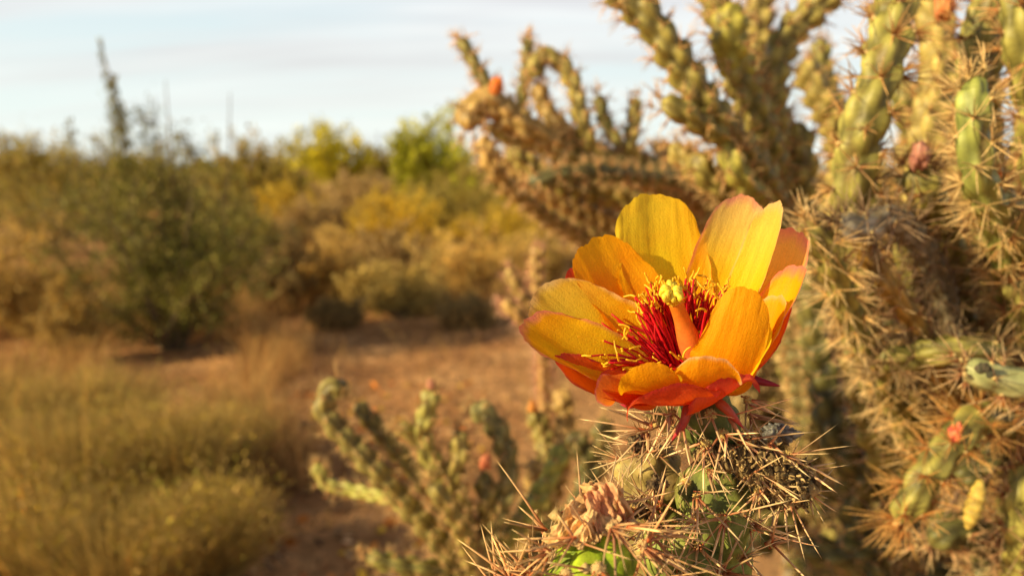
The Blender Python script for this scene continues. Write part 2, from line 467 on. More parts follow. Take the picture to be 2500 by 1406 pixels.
def icosphere(sub):
    t = (1 + 5 ** .5) / 2
    V = [(-1,t,0),(1,t,0),(-1,-t,0),(1,-t,0),(0,-1,t),(0,1,t),(0,-1,-t),(0,1,-t),(t,0,-1),(t,0,1),(-t,0,-1),(-t,0,1)]
    Fc = [(0,11,5),(0,5,1),(0,1,7),(0,7,10),(0,10,11),(1,5,9),(5,11,4),(11,10,2),(10,7,6),(7,1,8),(3,9,4),(3,4,2),(3,2,6),(3,6,8),(3,8,9),(4,9,5),(2,4,11),(6,2,10),(8,6,7),(9,8,1)]
    V = [tuple(unit(v)) for v in V]
    for _ in range(sub):
        mid = {}; nf = []
        def g(a, b):
            key = (min(a, b), max(a, b))
            if key not in mid:
                mid[key] = len(V); V.append(tuple(unit((np.array(V[a]) + V[b]) / 2)))
            return mid[key]
        for a, b, c in Fc:
            x, y, z = g(a, b), g(b, c), g(c, a)
            nf += [(a,x,z),(b,y,x),(c,z,y),(x,y,z)]
        Fc = nf
    return np.array(V), np.array(Fc)
ICO = {k: icosphere(k) for k in (1, 2, 3, 4)}

def blob(mb, c, r, col, sub=2, amp=0.25, f=2.0, seed=0, scale=(1,1,1), m=0, col1=None):
    V, Fc = ICO[sub]
    n = fbm(V, f, seed, 4)
    X = V * (1 + amp * n)[:, None] * np.array(scale) * r + np.asarray(c)
    col = np.asarray(col, float)
    CC = np.tile(col, (len(V), 1)) if col1 is None else col + (np.asarray(col1) - col) * np.clip(0.5 + 0.6 * fbm(V, f * 1.6, seed + 4, 3), 0, 1)[:, None]
    mb.add(X, Fc, CC, m)

def bezier(cps, t):
    cps = np.asarray(cps, float); n = len(cps) - 1
    return sum(math.comb(n, i) * ((1-t)**(n-i) * t**i)[:, None] * cps[i] for i in range(n + 1))

#FLOWER
# ------------------------------------------------------------------ the foreground cholla and its flower
AX = unit((-0.20, -0.80, -0.52))               # flower axis in (u, v, w)
E1 = unit(np.array((1.0, 0, 0)) - AX * AX[0])
E2 = np.cross(E1, AX)
if E2[2] < 0: E2 = -E2
YEL = np.array((0.97, 0.68, 0.012)); GOLD = np.array((0.97, 0.48, 0.006)); ORG = np.array((0.94, 0.30, 0.005))
PALE = np.array((0.88, 0.62, 0.30)); PINK = np.array((0.80, 0.22, 0.22)); ROSE = np.array((0.66, 0.07, 0.06)); RORG = np.array((0.86, 0.14, 0.010))

def make_petal(parent, cps, W, wdir=None, cup=0.35, tm=0.62, base_w=0.22, tipw=2.6, cin=(GOLD, YEL, YEL), cout=(RORG, ORG, ORG),
               rim=None, rim_w=0.12, ruffle=0.03, seed=0, notch=0.0, curl=0.0, skew=0.0, side_tint=None, roll=0.0, label=None):
    rg = np.random.default_rng(seed + 100)
    nt_, ns = 44, 31
    t = 1 - (1 - np.linspace(0, 1, nt_)) ** 1.15
    s = np.sin(np.linspace(-1, 1, ns) * np.pi/2) * 0.35 + np.linspace(-1, 1, ns) * 0.65
    C = bezier(cps, t)
    T = unit(np.gradient(C, t, axis=0))
    ch = np.asarray(cps[-1], float) - np.asarray(cps[0], float)
    w0 = unit(np.cross(AX, ch)) if wdir is None else unit(wdir)
    if roll:
        tch = unit(ch); w0 = w0 * math.cos(roll) + np.cross(tch, w0) * math.sin(roll)
    Wd = unit(w0 - T * (T @ w0)[:, None])
    Nv = np.cross(T, Wd)
    ax_pt = np.array((1690.0, 930, 0)) + AX * 250
    if (Nv.mean(0) @ (ax_pt - C.mean(0))) < 0:
        Wd = -Wd; Nv = -Nv
    f = (base_w + (1 - base_w) * np.sin(np.pi/2 * np.clip(t / tm, 0, 1)) ** 1.3)
    q = np.clip((t - tm) / (1 - tm), 0, 1)
    f = f * (1 - 0.10 * q ** 2)
    arc = (2.7 / tipw) * W * (1 - np.sqrt(1 - 0.985 * s ** 2))[None] * (q ** 1.15)[:, None]
    # ragged outline
    ph = rg.uniform(0, 6, 6)
    S, Tt = np.meshgrid(s, t)
    rag = 0.020 * sn(np.stack([S * 11, 0*S, 0*S], -1), 1.8, seed) + 0.022 * np.sin(5 * S + ph[0]) + 0.014 * np.sin(13 * S + ph[1]) + 0.008 * np.sin(29 * S + ph[2]) - notch * np.exp(-((S - 0.05) / 0.10) ** 2)
    Ln = np.linalg.norm(ch)
    off = W * f[:, None] * S
    off = off * (1 + 0.03 * np.sin(9 * Tt + ph[3]) * np.sign(S) + 0.012 * np.sin(31 * Tt + ph[4]))
    pos = C[:, None] + Wd[:, None] * off[..., None]
    wl = (W * f)[:, None]
    nrm = cup * W * (f[:, None] * S) ** 2 + curl * wl * np.clip(Tt - 0.7, 0, 1) ** 2 * 6 + skew * wl * S
    nrm = nrm + ruffle * W * (np.abs(S) ** 1.5) * np.sin(9 * Tt + 3 * S + ph[5]) * np.clip(Tt * 2 - .4, 0, 1)
    nrm = nrm + 0.004 * W * np.sin(17 * S + ph[1]) * Tt + 0.022 * W * sn(np.stack([S * 2.2, Tt * 2.0, 0 * S], -1), 1.5, seed) * np.clip(Tt * 2, 0, 1) + 0.010 * W * sn(np.stack([S * 9, Tt * 4, 0 * S], -1), 1.6, seed + 2) + 0.016 * W * sn(np.stack([S * 12, Tt * 14, 0 * S], -1), 1.7, seed + 3) * np.clip((np.maximum(np.abs(S), Tt) - 0.65) * 3, 0, 1) - 0.02 * W * np.exp(-(S / 0.12) ** 2) * (1 - Tt)
    pos = pos + Nv[:, None] * nrm[..., None] + T[:, None] * (rag * Ln * 0.30 * np.clip((Tt - 0.6) / 0.4, 0, 1) ** 1.5 - arc)[..., None]
    def ramp(cs):
        c0, c1, c2 = [np.asarray(c) for c in cs]
        a = np.clip(Tt / 0.5, 0, 1)[..., None]; b = np.clip((Tt - 0.55) / 0.45, 0, 1)[..., None]
        a = a*a*(3-2*a); b = b*b*(3-2*b)
        return c0 + (c1 - c0) * a + (c2 - c1) * b
    ci, co = ramp(cin), ramp(cout)
    if side_tint is not None:
        k = np.clip((S * side_tint[1] - 0.1) * 1.3, 0, 1)[..., None] * side_tint[2]
        ci = ci * (1 - k) + np.asarray(side_tint[0]) * k
    if rim is not None:
        edge = 1 - np.minimum((1 - np.abs(S)) * f[:, None], (1 - Tt) * 1.6)
        edge = np.clip((edge - (1 - rim_w)) / rim_w, 0, 1) * np.clip(Tt * 2.2 - 0.5, 0, 1)
        edge = np.clip(edge + 0.25 * sn(np.stack([S * 3, Tt * 6, 0 * S], -1), 1.5, seed + 5) * (edge > 0), 0, 1)[..., None]
        ci = ci * (1 - edge * 0.8) + rim * edge * 0.8; co = co * (1 - edge) + rim * edge
    dots = np.stack([(S * (0.35 + 0.65 * f[:, None]) + 1) / 2, Tt], -1).reshape(-1, 2)
    mb = MB()
    Fq = grid_faces(nt_, ns)
    X = Q(pos).reshape(-1, 3)
    mb.add(X, Fq, ci.reshape(-1, 3), C2=co.reshape(-1, 3), UV=dots + 0.001)
    # make the front face look to the inside of the flower
    nin = (Q(C[nt_//2] + Nv[nt_//2]) - Q(C[nt_//2])).ravel()
    fq = Fq[(nt_//2) * (ns-1) + ns//2]; fn = np.cross(X[fq[1]] - X[fq[0]], X[fq[3]] - X[fq[0]])
    if fn @ nin < 0: mb.F[0] = mb.F[0][:, ::-1]
    o = mb.build('petal', M['petal'], parent)
    so_ = o.modifiers.new('thickness', 'SOLIDIFY'); so_.thickness = 0.00012; so_.offset = 0
    so_.use_rim = True
    o.modifiers.remove(so_)
    if label: o['label'] = label
    return o

root_pt = np.array([0.16, 0.24, 0.0])
cholla_a = empty('cholla_cactus', root_pt, 'sharp spiny cholla stalk in the foreground carrying the open yellow and orange flower', 'cactus')

# flower root: the green ovary under the petals is the flower's own mesh
def near_arm(pts, R, **kw):
    return cactus_arm(pts, R, **kw)
ov_pts = [Q((1768, 1120, 30)), Q((1745, 1060, 20)), Q((1722, 1000, 10)), Q((1700, 950, 5))]
body, _ = cactus_arm(ov_pts, 74 * S0, tl=0.0062, k=6, bump=0.16, res=8, skin=((0.045,0.085,0.018),(0.10,0.15,0.028)), nsp=1, joint=9, rfun=lambda x: 0.92 + 0.16 * x, rg=np.random.default_rng(5), fuzz=False)
flower = body.build('flower', M['skin_near'], cholla_a)
flower['label'] = 'wide open cup shaped yellow and orange cactus flower'

B = (1690, 945, 0)
def PT(*a, **k): return make_petal(flower, *a, **k)
Y3 = (GOLD*0.95, YEL, YEL)
# back petals, inner face seen
PT([(1672,900,30),(1648,790,120),(1596,640,190),(1602,472,190)], 114, wdir=(1,0.02,0.18), cup=0.28, tm=0.52, tipw=3.0, notch=0.012, cin=(YEL,YEL,YEL*0.95+PALE*0.08), cout=(ORG,GOLD,GOLD), seed=1, side_tint=(GOLD,-1,0.8), ruffle=0.03)
PT([(1700,900,30),(1722,790,130),(1775,640,180),(1830,482,170)], 79, wdir=(0.93,0.30,-0.25), cup=0.42, tm=0.55, tipw=3.0, cin=(YEL,YEL,PALE*0.55+YEL*0.45), cout=(ORG,GOLD,PALE), rim=PINK*0.9+PALE*0.2, rim_w=0.09, seed=2)
PT([(1715,905,10),(1780,830,40),(1842,690,60),(1902,494,40)], 60, wdir=(0.66,0.2,-0.70), cup=0.40, tm=0.55, tipw=1.8, cin=(GOLD,YEL,YEL*0.7+PALE*0.3), cout=(ORG,GOLD,PALE), rim=PALE, rim_w=0.08, seed=3)
PT([(1715,915,30),(1800,860,110),(1900,740,110),(1950,562,70)], 82, wdir=(0.70,0.30,-0.64), cup=0.38, tm=0.60, tipw=3.2, cin=(ORG,GOLD,PALE*0.4+GOLD*0.6), cout=(RORG,ORG,PINK), rim=PINK, rim_w=0.13, seed=4)
# right, outer faces
PT([(1715,930,0),(1800,900,-20),(1910,800,-40),(1962,650,-60)], 84, wdir=(0.40,0.30,-0.86), cup=0.46, tm=0.58, tipw=2.8, cin=(ORG,YEL,GOLD), cout=(ORG,ORG,PINK*0.6+GOLD*0.4), rim=PINK, rim_w=0.12, seed=5)
PT([(1712,960,10),(1800,950,0),(1895,880,-20),(1928,745,-40)], 90, wdir=(0.30,0.32,-0.88), cup=0.46, tm=0.56, tipw=2.6, cin=(ORG,ORG,RORG), cout=(RORG,RORG,RORG), rim=ROSE, rim_w=0.10, seed=6)
PT([(1712,945,0),(1795,930,-50),(1868,860,-80),(1905,720,-80)], 84, wdir=(0.50,0.32,-0.80), cup=0.40, tm=0.56, tipw=2.6, cin=(ORG,GOLD,GOLD), cout=(ORG,ORG,ORG), rim=PALE, rim_w=0.06, seed=21)
# left-back, left
PT([(1668,905,25),(1600,820,80),(1500,730,110),(1438,586,90)], 100, wdir=(0.80,-0.30,0.46), cup=0.34, tm=0.52, tipw=3.4, notch=0.02, cin=(YEL,GOLD,GOLD), cout=(ORG,ORG,ORG), seed=7, side_tint=(ORG,1,0.5))
PT([(1662,910,20),(1570,850,100),(1450,760,140),(1400,650,130)], 66, wdir=(0.72,-0.42,0.50), cup=0.36, tm=0.56, cin=(ORG,ORG,RORG), cout=(RORG,RORG,ROSE), rim=ROSE, seed=8)
PT([(1655,915,5),(1570,895,0),(1430,830,-10),(1308,712,-10)], 128, wdir=(0.42,-0.66,0.58), cup=0.28, tm=0.55, tipw=3.2, cin=(GOLD,YEL,YEL*0.8+PALE*0.2), cout=(ORG,ORG,GOLD), rim=PALE, rim_w=0.08, seed=9, side_tint=(GOLD,-1,0.4))
PT([(1655,930,-20),(1560,935,-60),(1400,885,-110),(1275,785,-110)], 92, wdir=(0.30,-0.58,0.66), cup=0.45, tm=0.55, tipw=2.6, cin=(GOLD,YEL,GOLD), cout=(ORG,GOLD*0.8+ORG*0.2,RORG*0.5+PINK*0.5), rim=PINK, rim_w=0.10, seed=10)
# lower left rose tepal
PT([(1655,955,-10),(1560,985,-90),(1440,965,-140),(1360,868,-140)], 68, wdir=(0.35,-0.45,0.78), cup=0.45, tm=0.52, tipw=2.4, cin=(ORG,RORG*0.6+ORG*0.4,RORG), cout=(RORG,ROSE,PINK), rim=ROSE, rim_w=0.14, seed=11)
# front petals curling up toward the viewer
PT([(1660,945,-20),(1590,970,-100),(1510,975,-180),(1462,922,-200)], 46, wdir=(0.75,0.0,0.45), cup=0.34, tm=0.55, cin=(ORG,ORG,GOLD), cout=(ORG,ORG,ORG*0.8+PINK*0.2), rim=PINK, rim_w=0.06, seed=12)
PT([(1672,950,-20),(1640,975,-150),(1590,975,-270),(1578,886,-270)], 84, wdir=(1,0.0,0.05), cup=0.26, tm=0.52, tipw=3.6, cin=(GOLD,YEL,YEL), cout=(ORG,GOLD*0.6+ORG*0.4,GOLD), seed=13)
PT([(1690,950,-20),(1700,975,-150),(1722,962,-260),(1722,868,-255)], 96, wdir=(1,-0.25,-0.05), cup=0.28, tm=0.52, tipw=3.6, cin=(GOLD,YEL,YEL), cout=(ORG,ORG*0.6+GOLD*0.4,GOLD*0.7+ORG*0.3), rim=PALE, rim_w=0.05, seed=14)
PT([(1700,945,-20),(1738,965,-110),(1780,900,-190),(1822,700,-190)], 84, wdir=(0.93,0.34,0.0), cup=0.28, tm=0.45, tipw=2.0, cin=(GOLD,YEL,YEL), cout=(ORG,GOLD*0.7+ORG*0.3,GOLD), seed=15, skew=-0.1)
PT([(1705,940,-10),(1770,935,-80),(1830,880,-130),(1868,780,-140)], 56, wdir=(0.75,0.3,-0.55), cup=0.30, tm=0.54, cin=(GOLD,YEL,YEL), cout=(ORG,ORG,GOLD), seed=16)
# outermost red tepals under the cup
PT([(1680,950,0),(1610,965,-80),(1530,962,-150),(1462,925,-180)], 46, wdir=(0.75,-0.10,0.65), cup=0.16, tm=0.55, tipw=3.0, cin=(ORG,RORG,RORG), cout=(RORG,RORG,ROSE*0.5+RORG*0.5), rim=ROSE, rim_w=0.12, seed=17)
PT([(1692,962,0),(1668,995,-100),(1640,1006,-215),(1612,945,-262)], 128, wdir=(1,-0.04,0.0), cup=0.18, tm=0.56, tipw=3.4, cin=(ORG,RORG,RORG), cout=(RORG,RORG,ROSE*0.5+RORG*0.5), rim=ROSE, rim_w=0.12, seed=19)
PT([(1700,950,0),(1740,990,-80),(1780,990,-165),(1792,915,-215)], 98, wdir=(0.82,-0.54,0.05), cup=0.18, tm=0.55, tipw=3.0, cin=(ORG,RORG,RORG), cout=(RORG*0.8+ORG*0.2,RORG,RORG*0.6+PINK*0.4), rim=ROSE, rim_w=0.12, seed=20)
# sepals hanging below
def sepal(pts, r, c0, c1):
    mb = MB(); tube(mb, [Q(p) for p in pts], 0, 0, c0, n=10, col1=c1, step=0.0006, rfun=lambda x: r * S0 * np.sqrt(np.clip(x * 6, 0.3, 1)) * (1 - x ** 2.2 * 0.93))
    mb.build('sepal', M['soft'], flower)
sepal([(1692,975,-80),(1678,1000,-95),(1668,1035,-100),(1640,1075,-95)], 13, (0.45,0.10,0.03), (0.50,0.03,0.05))
sepal([(1745,975,-70),(1775,1000,-90),(1815,1045,-95)], 13, (0.50,0.12,0.03), (0.55,0.05,0.05))
sepal([(1820,920,10),(1860,932,0),(1905,942,-10)], 12, (0.25,0.02,0.03), (0.35,0.015,0.04))
sepal([(1560,985,-60),(1535,992,-70),(1513,986,-70)], 7, (0.55,0.05,0.05), (0.6,0.04,0.08))

# style and stigma
mb = MB()
tube(mb, [Q((1694,900,-10)), Q((1688,850,-30)), Q((1668,790,-60)), Q((1648,735,-95))], 0, 0, (0.78,0.17,0.06), n=18, col1=(0.88,0.26,0.02), step=0.0006,
     rfun=lambda x: S0 * (18 + 11 * np.exp(-((x - 0.35) / 0.28) ** 2) - 1 * x))
style = mb.build('style', M['soft'], flower)
mb = MB(); rs = np.random.default_rng(11)
blob(mb, Q((1644,730,-100)), 18 * S0, (0.95,0.68,0.04), sub=3, amp=0.10, f=3, seed=1)
for i in range(10):
    a = i * 2*np.pi/10
    b0 = np.array((1643, 726, -102)); rd = E1 * math.cos(a) + E2 * math.sin(a)
    k_ = rs.uniform(0.75, 1.25); rd = unit(rd + rs.normal(size=3) * 0.22)
    pts = [Q(b0 + rd * 8), Q(b0 + rd * 21 * k_ + AX * 4), Q(b0 + rd * 27 * k_ + AX * 15 * k_), Q(b0 + rd * 15 + AX * (24 + rs.uniform(-4, 4))), Q(b0 + rd * 8 + AX * (17 + rs.uniform(-4, 4)))]
    tube(mb, pts, 0, 0, (0.95,0.68,0.04), n=10, col1=(0.96,0.76,0.08), step=0.0004, rfun=lambda x: S0 * 6.6 * (1 + 0.2 * np.sin(x * 23 + i)))
mb.build('stigma', M['soft'], flower)

# stamens
rs = np.random.default_rng(21)
base_c = np.array((1676.0, 905, -10))
ns = 0
def stamen(phi, r, h, curve, into=None):
    rd = E1 * math.cos(phi) + E2 * math.sin(phi)
    rb = rs.uniform(22, 62)
    b = base_c + rd * rb + AX * rs.uniform(-4, 6)
    side = np.cross(AX, rd)
    e = base_c + AX * h + rd * r + side * rs.normal() * 12
    m1 = b + (e - b) * 0.35 + AX * h * curve + rd * rs.normal() * 6 + side * rs.normal() * 7
    m2 = b + (e - b) * 0.72 + AX * h * curve * 0.8 + side * rs.normal() * 8
    mb = MB() if into is None else into
    cc = np.array((0.74, 0.016, 0.012)) * rs.uniform(0.65, 1.25); cc[2] *= rs.uniform(0.8, 2.6)
    tube(mb, [Q(b), Q(m1), Q(m2), Q(e)], 3.2 * S0, 2.2 * S0, cc * np.array((0.9, 1, 1.6)), n=6, col1=cc, m=0)
    d = unit(e - m2); p = e.copy(); pts = [Q(p)]
    if rs.uniform() < 0.72:
        bend = unit(rs.normal(size=3)) * rs.uniform(0.35, 0.9)
        for k in range(5):
            d = unit(d + bend + rs.normal(size=3) * 0.25); bend = np.cross(bend, d) * 0.5 + bend * 0.5
            p = p + d * rs.uniform(4, 8.5); pts.append(Q(p))
        yc = np.array((0.92, 0.52, 0.02)) * rs.uniform(0.8, 1.08)
        tube(mb, pts, 2.9 * S0, 2.2 * S0, yc, n=6, m=0, step=0.0004)
    if into is None: mb.build('stamen', M['soft'], flower)
extra = MB()
for i in range(230):
    q = rs.uniform()
    if q < 0.36: phi = rs.uniform(0.36, 0.82) * math.pi; r = rs.uniform(50, 125); h = rs.uniform(140, 205)      # back
    elif q < 0.56: phi = rs.uniform(0.02, 0.38) * math.pi; r = rs.uniform(80, 160); h = rs.uniform(140, 195)    # right
    elif q < 0.82: phi = rs.uniform(0.8, 1.22) * math.pi; r = rs.uniform(90, 235); h = rs.uniform(50, 140)      # left
    else: phi = rs.uniform(1.2, 1.68) * math.pi; r = rs.uniform(40, 135); h = rs.uniform(15, 80)                # front
    stamen(phi, r, h, rs.uniform(-0.05, 0.22), None if i < 98 else extra)
o = extra.build('stamen_mass', M['soft'], flower); o['kind'] = 'stuff'

# ---- stems of the foreground plant
SKN = ((0.07,0.10,0.02),(0.22,0.26,0.055))
bod, spn = cactus_arm([root_pt + (0,0,0.0), (0.14,0.225,0.35), (0.10,0.195,0.70), Q((1700,1560,40)), Q((1722,1400,25)), Q((1738,1250,15)), Q((1752,1125,18))],
                      0.0098, tl=0.0165, k=6, bump=0.34, res=9, skin=SKN, nsp=3, spl=0.012, rg=np.random.default_rng(31), joint=0.2, taper=0.84, spr=0.00022)
stem = bod.build('stem', M['skin_near'], cholla_a)
spn.build('spine_cover', M['spine'], stem)['kind'] = 'stuff'
bod, spn = cactus_arm([(0.115,0.205,0.62), (0.06,0.16,0.85), P(1470,1700,0.15), P(1455,1500,0.147), P(1440,1292,0.145)],
                      0.0084, tl=0.0125, k=5, bump=0.42, res=10, skin=((0.12,0.20,0.012),(0.34,0.46,0.02)), nsp=2, spl=0.014, rg=np.random.default_rng(35), joint=0.2, taper=0.95, spr=0.00022)
stem2 = bod.build('stem', M['skin_near'], cholla_a)
stem2['label'] = 'bright green lower stem topped by a shrivelled dry flower'
spn.build('spine_cover', M['spine'], stem2)['kind'] = 'stuff'
bod, spn = cactus_arm([(0.115,0.205,0.70), (0.045,0.165,0.88), P(1330,1700,0.155), P(1300,1520,0.152), P(1290,1440,0.152)],
                      0.0075, tl=0.0125, k=5, bump=0.42, res=8, skin=SKN, nsp=9, spl=0.015, rg=np.random.default_rng(38), joint=0.2, spr=0.00022)
st3 = bod.build('stem', M['skin_near'], cholla_a); spn.build('spine_cover', M['spine'], st3)['kind'] = 'stuff'

bod, spn = cactus_arm([(0.105,0.20,0.66), P(1640,1700,0.19), P(1612,1420,0.186), P(1590,1250,0.183), P(1592,1085,0.180)],
                      0.0066, tl=0.010, k=5, bump=0.5, res=8, skin=((0.10,0.075,0.025),(0.38,0.29,0.10)), nsp=11, spl=0.014, rg=np.random.default_rng(39), joint=0.2, spr=0.00020, taper=0.95)
st4 = bod.build('stem', M['skin_near'], cholla_a); spn.build('spine_cover', M['spine'], st4)['kind'] = 'stuff'
st4['label'] = 'older tan stem behind the green one'
# ---- areoles with their spine clusters
ra = np.random.default_rng(41)
def cluster(u, v, d, n, Lpx, parent=None, out=(0, 0, -1), spread=0.75, ball=0, bc=(0.60, 0.43, 0.15), rpx=3.6, c0=RED, c1=STRAW, jit=0.25):
    s = d / F
    c = P(u, v, d)
    o = unit(RIGHT * out[0] - UP * out[1] + FWD * out[2])
    mb = MB()
    if n:
        D = unit(o[None] + ra.normal(size=(n, 3)) * spread)
        D = np.where(((D @ o) < -0.15)[:, None], -D, D)
        L = Lpx * s * ra.uniform(0.25, 1.15, n)
        spines(mb, np.repeat(c[None], n, 0) + ra.normal(size=(n, 3)) * s * 5, D, L, rpx * s * ra.uniform(0.4, 1.15, n), c0, c1, sides=5, bend=0.05, jit=jit, rg=ra)
    b = max(ball, 9)
    blob(mb, c, b * s * 0.62, np.array(bc) * 0.75, sub=2, amp=0.22, f=5, seed=ra.uniform(0, 9), m=1)
    nb = int(40 + ball * 9)
    dd = unit(ra.normal(size=(nb, 3)))
    spines(mb, np.repeat(c[None], nb, 0) + dd * b * s * 0.35, dd, b * s * ra.uniform(0.35, 0.62, nb), 1.1 * s * np.ones(nb), np.array(bc) * 0.8, np.array(bc) * 1.25, m=1, bend=0.3, rg=ra)
    mb.build('spine_cluster', [M['spine'], M['fuzz']], parent or cholla_a)
OUTD = (0.1, 0.5, -0.7)
for (u, v, w, n, L, ball, out) in [
    (1735,1012,-85,4,150,19,(0.3,0.6,-0.6)), (1765,1062,-92,7,150,20,(0.35,0.7,-0.6)), (1720,1082,-90,6,165,18,(-0.1,1,-0.4)),
    (1655,1060,-55,4,150,13,(-0.5,0.7,-0.5)), (1640,1008,-60,7,160,16,(-0.7,0.7,-0.4)), (1785,1022,-70,5,170,12,(0.7,0.6,-0.4)),
    (1808,1078,-70,6,170,15,(0.6,0.7,-0.4)), (1825,975,-20,7,190,14,(0.9,0.35,-0.3)), (1832,1015,-20,7,190,10,(0.9,0.5,-0.2)),
    (1668,1035,-70,5,170,10,(-0.4,0.9,-0.4)), (1700,1000,-95,3,170,12,(-0.2,1,-0.3)), (1600,1040,0,6,150,9,(-0.8,0.3,-0.3)),
    (1572,1050,-10,9,150,8,(-0.7,0.5,-0.5)), (1555,1082,0,7,120,10,(-0.8,0.5,-0.4)), (1588,1100,-10,9,150,8,(-0.3,0.9,-0.4)),
    (1878,1092,-60,6,130,14,(0.5,0.3,-0.6)), (1922,1112,-90,6,150,17,(0.9,-0.2,-0.3)), (1965,1140,-60,8,110,13,(1,0.1,-0.2)),
    (1980,1200,-50,7,110,12,(0.9,0.5,-0.2)), (1925,1225,-70,10,150,14,(0.2,0.9,-0.4)), (1850,1195,-90,10,150,12,(-0.2,0.5,-0.8)),
    (1835,1150,-80,8,130,12,(0.2,0.3,-0.8)), (1880,1170,-80,8,120,10,(0.3,0.5,-0.8)), (1700,1212,-95,10,165,12,OUTD),
    (1675,1175,-90,4,110,15,(-0.2,-0.3,-0.8)), (1598,1178,-60,7,150,13,(-0.5,0.3,-0.7)), (1765,1262,-105,11,200,13,(0.1,0.3,-0.9)),
    (1704,1332,-105,12,190,13,(0.0,-0.2,-0.9)), (1808,1362,-90,11,180,13,(0.3,-0.3,-0.8)), (1760,1392,-110,10,190,12,(0.0,-0.3,-0.9)),
    (1640,1290,-70,10,170,12,(-0.5,0.0,-0.8)), (1610,1235,-60,11,160,12,(-0.6,-0.1,-0.6)), (1545,1240,-60,10,130,15,(-0.6,0.3,-0.6)),
    (1660,1400,-90,10,180,12,(-0.3,-0.4,-0.8)), (1835,1290,-60,10,160,12,(0.8,0.2,-0.5)), (1700,1270,-100,8,160,10,(-0.2,0.3,-0.9)),
    (1620,1355,-90,9,170,12,(-0.4,-0.1,-0.9)), (1730,1150,-85,6,140,10,(0,0.8,-0.6)), (1880,1330,-60,9,160,10,(0.8,-0.3,-0.4))]:
    cluster(u, v, D0 + w * S0, n, L, ball=ball, out=out)
BUFF = (0.70, 0.50, 0.24)
for (u, v, d, n, L, ball, out) in [
    (1492,1286,0.135,10,170,16,(0.5,0.2,-0.7)), (1402,1318,0.136,9,180,16,(-0.5,-0.2,-0.7)), (1342,1346,0.139,9,170,15,(-0.8,0.0,-0.5)),
    (1568,1330,0.140,14,230,18,(0.9,0.35,-0.3)), (1384,1402,0.133,8,170,22,(-0.3,0.5,-0.8)), (1462,1388,0.132,9,180,24,(0.1,0.7,-0.7)),
    (1545,1420,0.137,12,200,18,(0.8,0.1,-0.5)), (1296,1404,0.143,12,190,14,(-0.5,-0.8,-0.4)), (1250,1420,0.147,12,170,14,(-0.4,-0.9,-0.2)),
    (1335,1300,0.150,9,190,12,(-0.9,-0.3,0.0)), (1310,1250,0.153,0,190,5,(-0.7,-0.6,0.0)), (1420,1230,0.150,6,140,12,(-0.3,-1,0.1)),
    (1500,1235,0.152,8,150,12,(0.3,-1,0.1)), (1590,1300,0.150,12,200,14,(1,0.1,-0.1)), (1530,1280,0.143,8,200,13,(1,-0.1,-0.3)), (1215,1440,0.15,10,150,14,(-0.6,-0.9,-0.1))]:
    cluster(u, v, d, n, L, parent=stem2, ball=ball, out=out, bc=BUFF, rpx=4.2, c1=(0.82,0.58,0.27))

# ---- dried lump beside the stem
mb = MB(); rl = np.random.default_rng(51)
DK = (0.05, 0.033, 0.018); MD = (0.36, 0.25, 0.11)
for (u, v, w, r) in [(1722,1112,-66,26),(1765,1116,-60,30),(1808,1124,-58,36),(1850,1140,-52,46),(1895,1166,-48,54),(1935,1190,-44,48),(1958,1165,-40,38),(1900,1200,-45,44),(1866,1112,-30,34)]:
    blob(mb, Q((u, v, w)), r * S0, DK, sub=4, amp=0.20, f=3.4, seed=rl.uniform(0, 30), col1=MD)
for i in range(230):          # crumpled flakes and shreds
    x = rl.uniform(0, 1); u = 1715 + 270 * x; v = 1108 + 85 * x + rl.normal() * (16 + 22 * x); w = -75 - 26 * x + rl.normal() * 16
    b = np.array((u, v, w)); d1 = unit(rl.normal(size=3)); 
    tube(mb, [Q(b), Q(b + d1 * 8 + rl.normal(size=3) * 4), Q(b + d1 * 16 + rl.normal(size=3) * 7)], 3.4 * S0, 0.8 * S0, np.array(MD) * rl.uniform(0.25, 1.5), n=5, step=0.0005)
lump = mb.build('dried_fruit', M['dry'], cholla_a); lump['label'] = 'crumpled dark brown dried fruit beside the stem'
mb = MB(); blob(mb, Q((1900,1058,230)), 36 * S0, (0.08,0.07,0.06), sub=4, amp=0.3, f=5, seed=2, scale=(1.2,0.8,0.7), col1=(0.3,0.3,0.28)); mb.build('dried_fruit', M['dry'], cholla_a)
for (u, v, w, r) in [(1553,1078,5,20),(1606,1180,-62,22),(1550,1238,-50,22),(1575,1250,-40,18)]:
    mb = MB(); blob(mb, Q((u, v, w)), r * S0, (0.03,0.02,0.015), sub=3, amp=0.35, f=4, seed=u, col1=(0.22,0.15,0.08)); mb.build('dried_bud', M['dry'], cholla_a)

# ---- shrivelled flower on the front joint
def scrap(parent, c, sz, nrm, col, col1, seed):
    rg = np.random.default_rng(seed); n = 36
    g = np.linspace(-1, 1, n); X, Y = np.meshgrid(g, g)
    rr = np.sqrt(X**2 + Y**2); k = np.minimum(1, 1 / np.maximum(np.maximum(abs(X), abs(Y)), 1e-6) * np.maximum(abs(X), abs(Y)))
    a = unit(np.cross(nrm, rg.normal(size=3))); b = np.cross(unit(nrm), a)
    Z = 0.6 * sn(np.stack([X, Y, 0*X], -1), 2.4, seed) + 0.22 * sn(np.stack([X * 2.5, Y, 0*X], -1), 4.0, seed + 1) + 0.5 * (X**2)
    V = np.asarray(c) + (X[..., None] * a + (Y * 1.3)[..., None] * b) * sz + Z[..., None] * unit(nrm) * sz * 0.8
    V = V + 0.10 * sz * np.stack([sn(V, 420, 1), sn(V, 420, 2), sn(V, 420, 3)], -1)
    cc = np.asarray(col) + (np.asarray(col1) - col) * np.clip(0.5 + 0.5 * Z[..., None], 0, 1)
    mb = MB(); mb.add(V.reshape(-1, 3), grid_faces(n, n), cc.reshape(-1, 3)); return mb
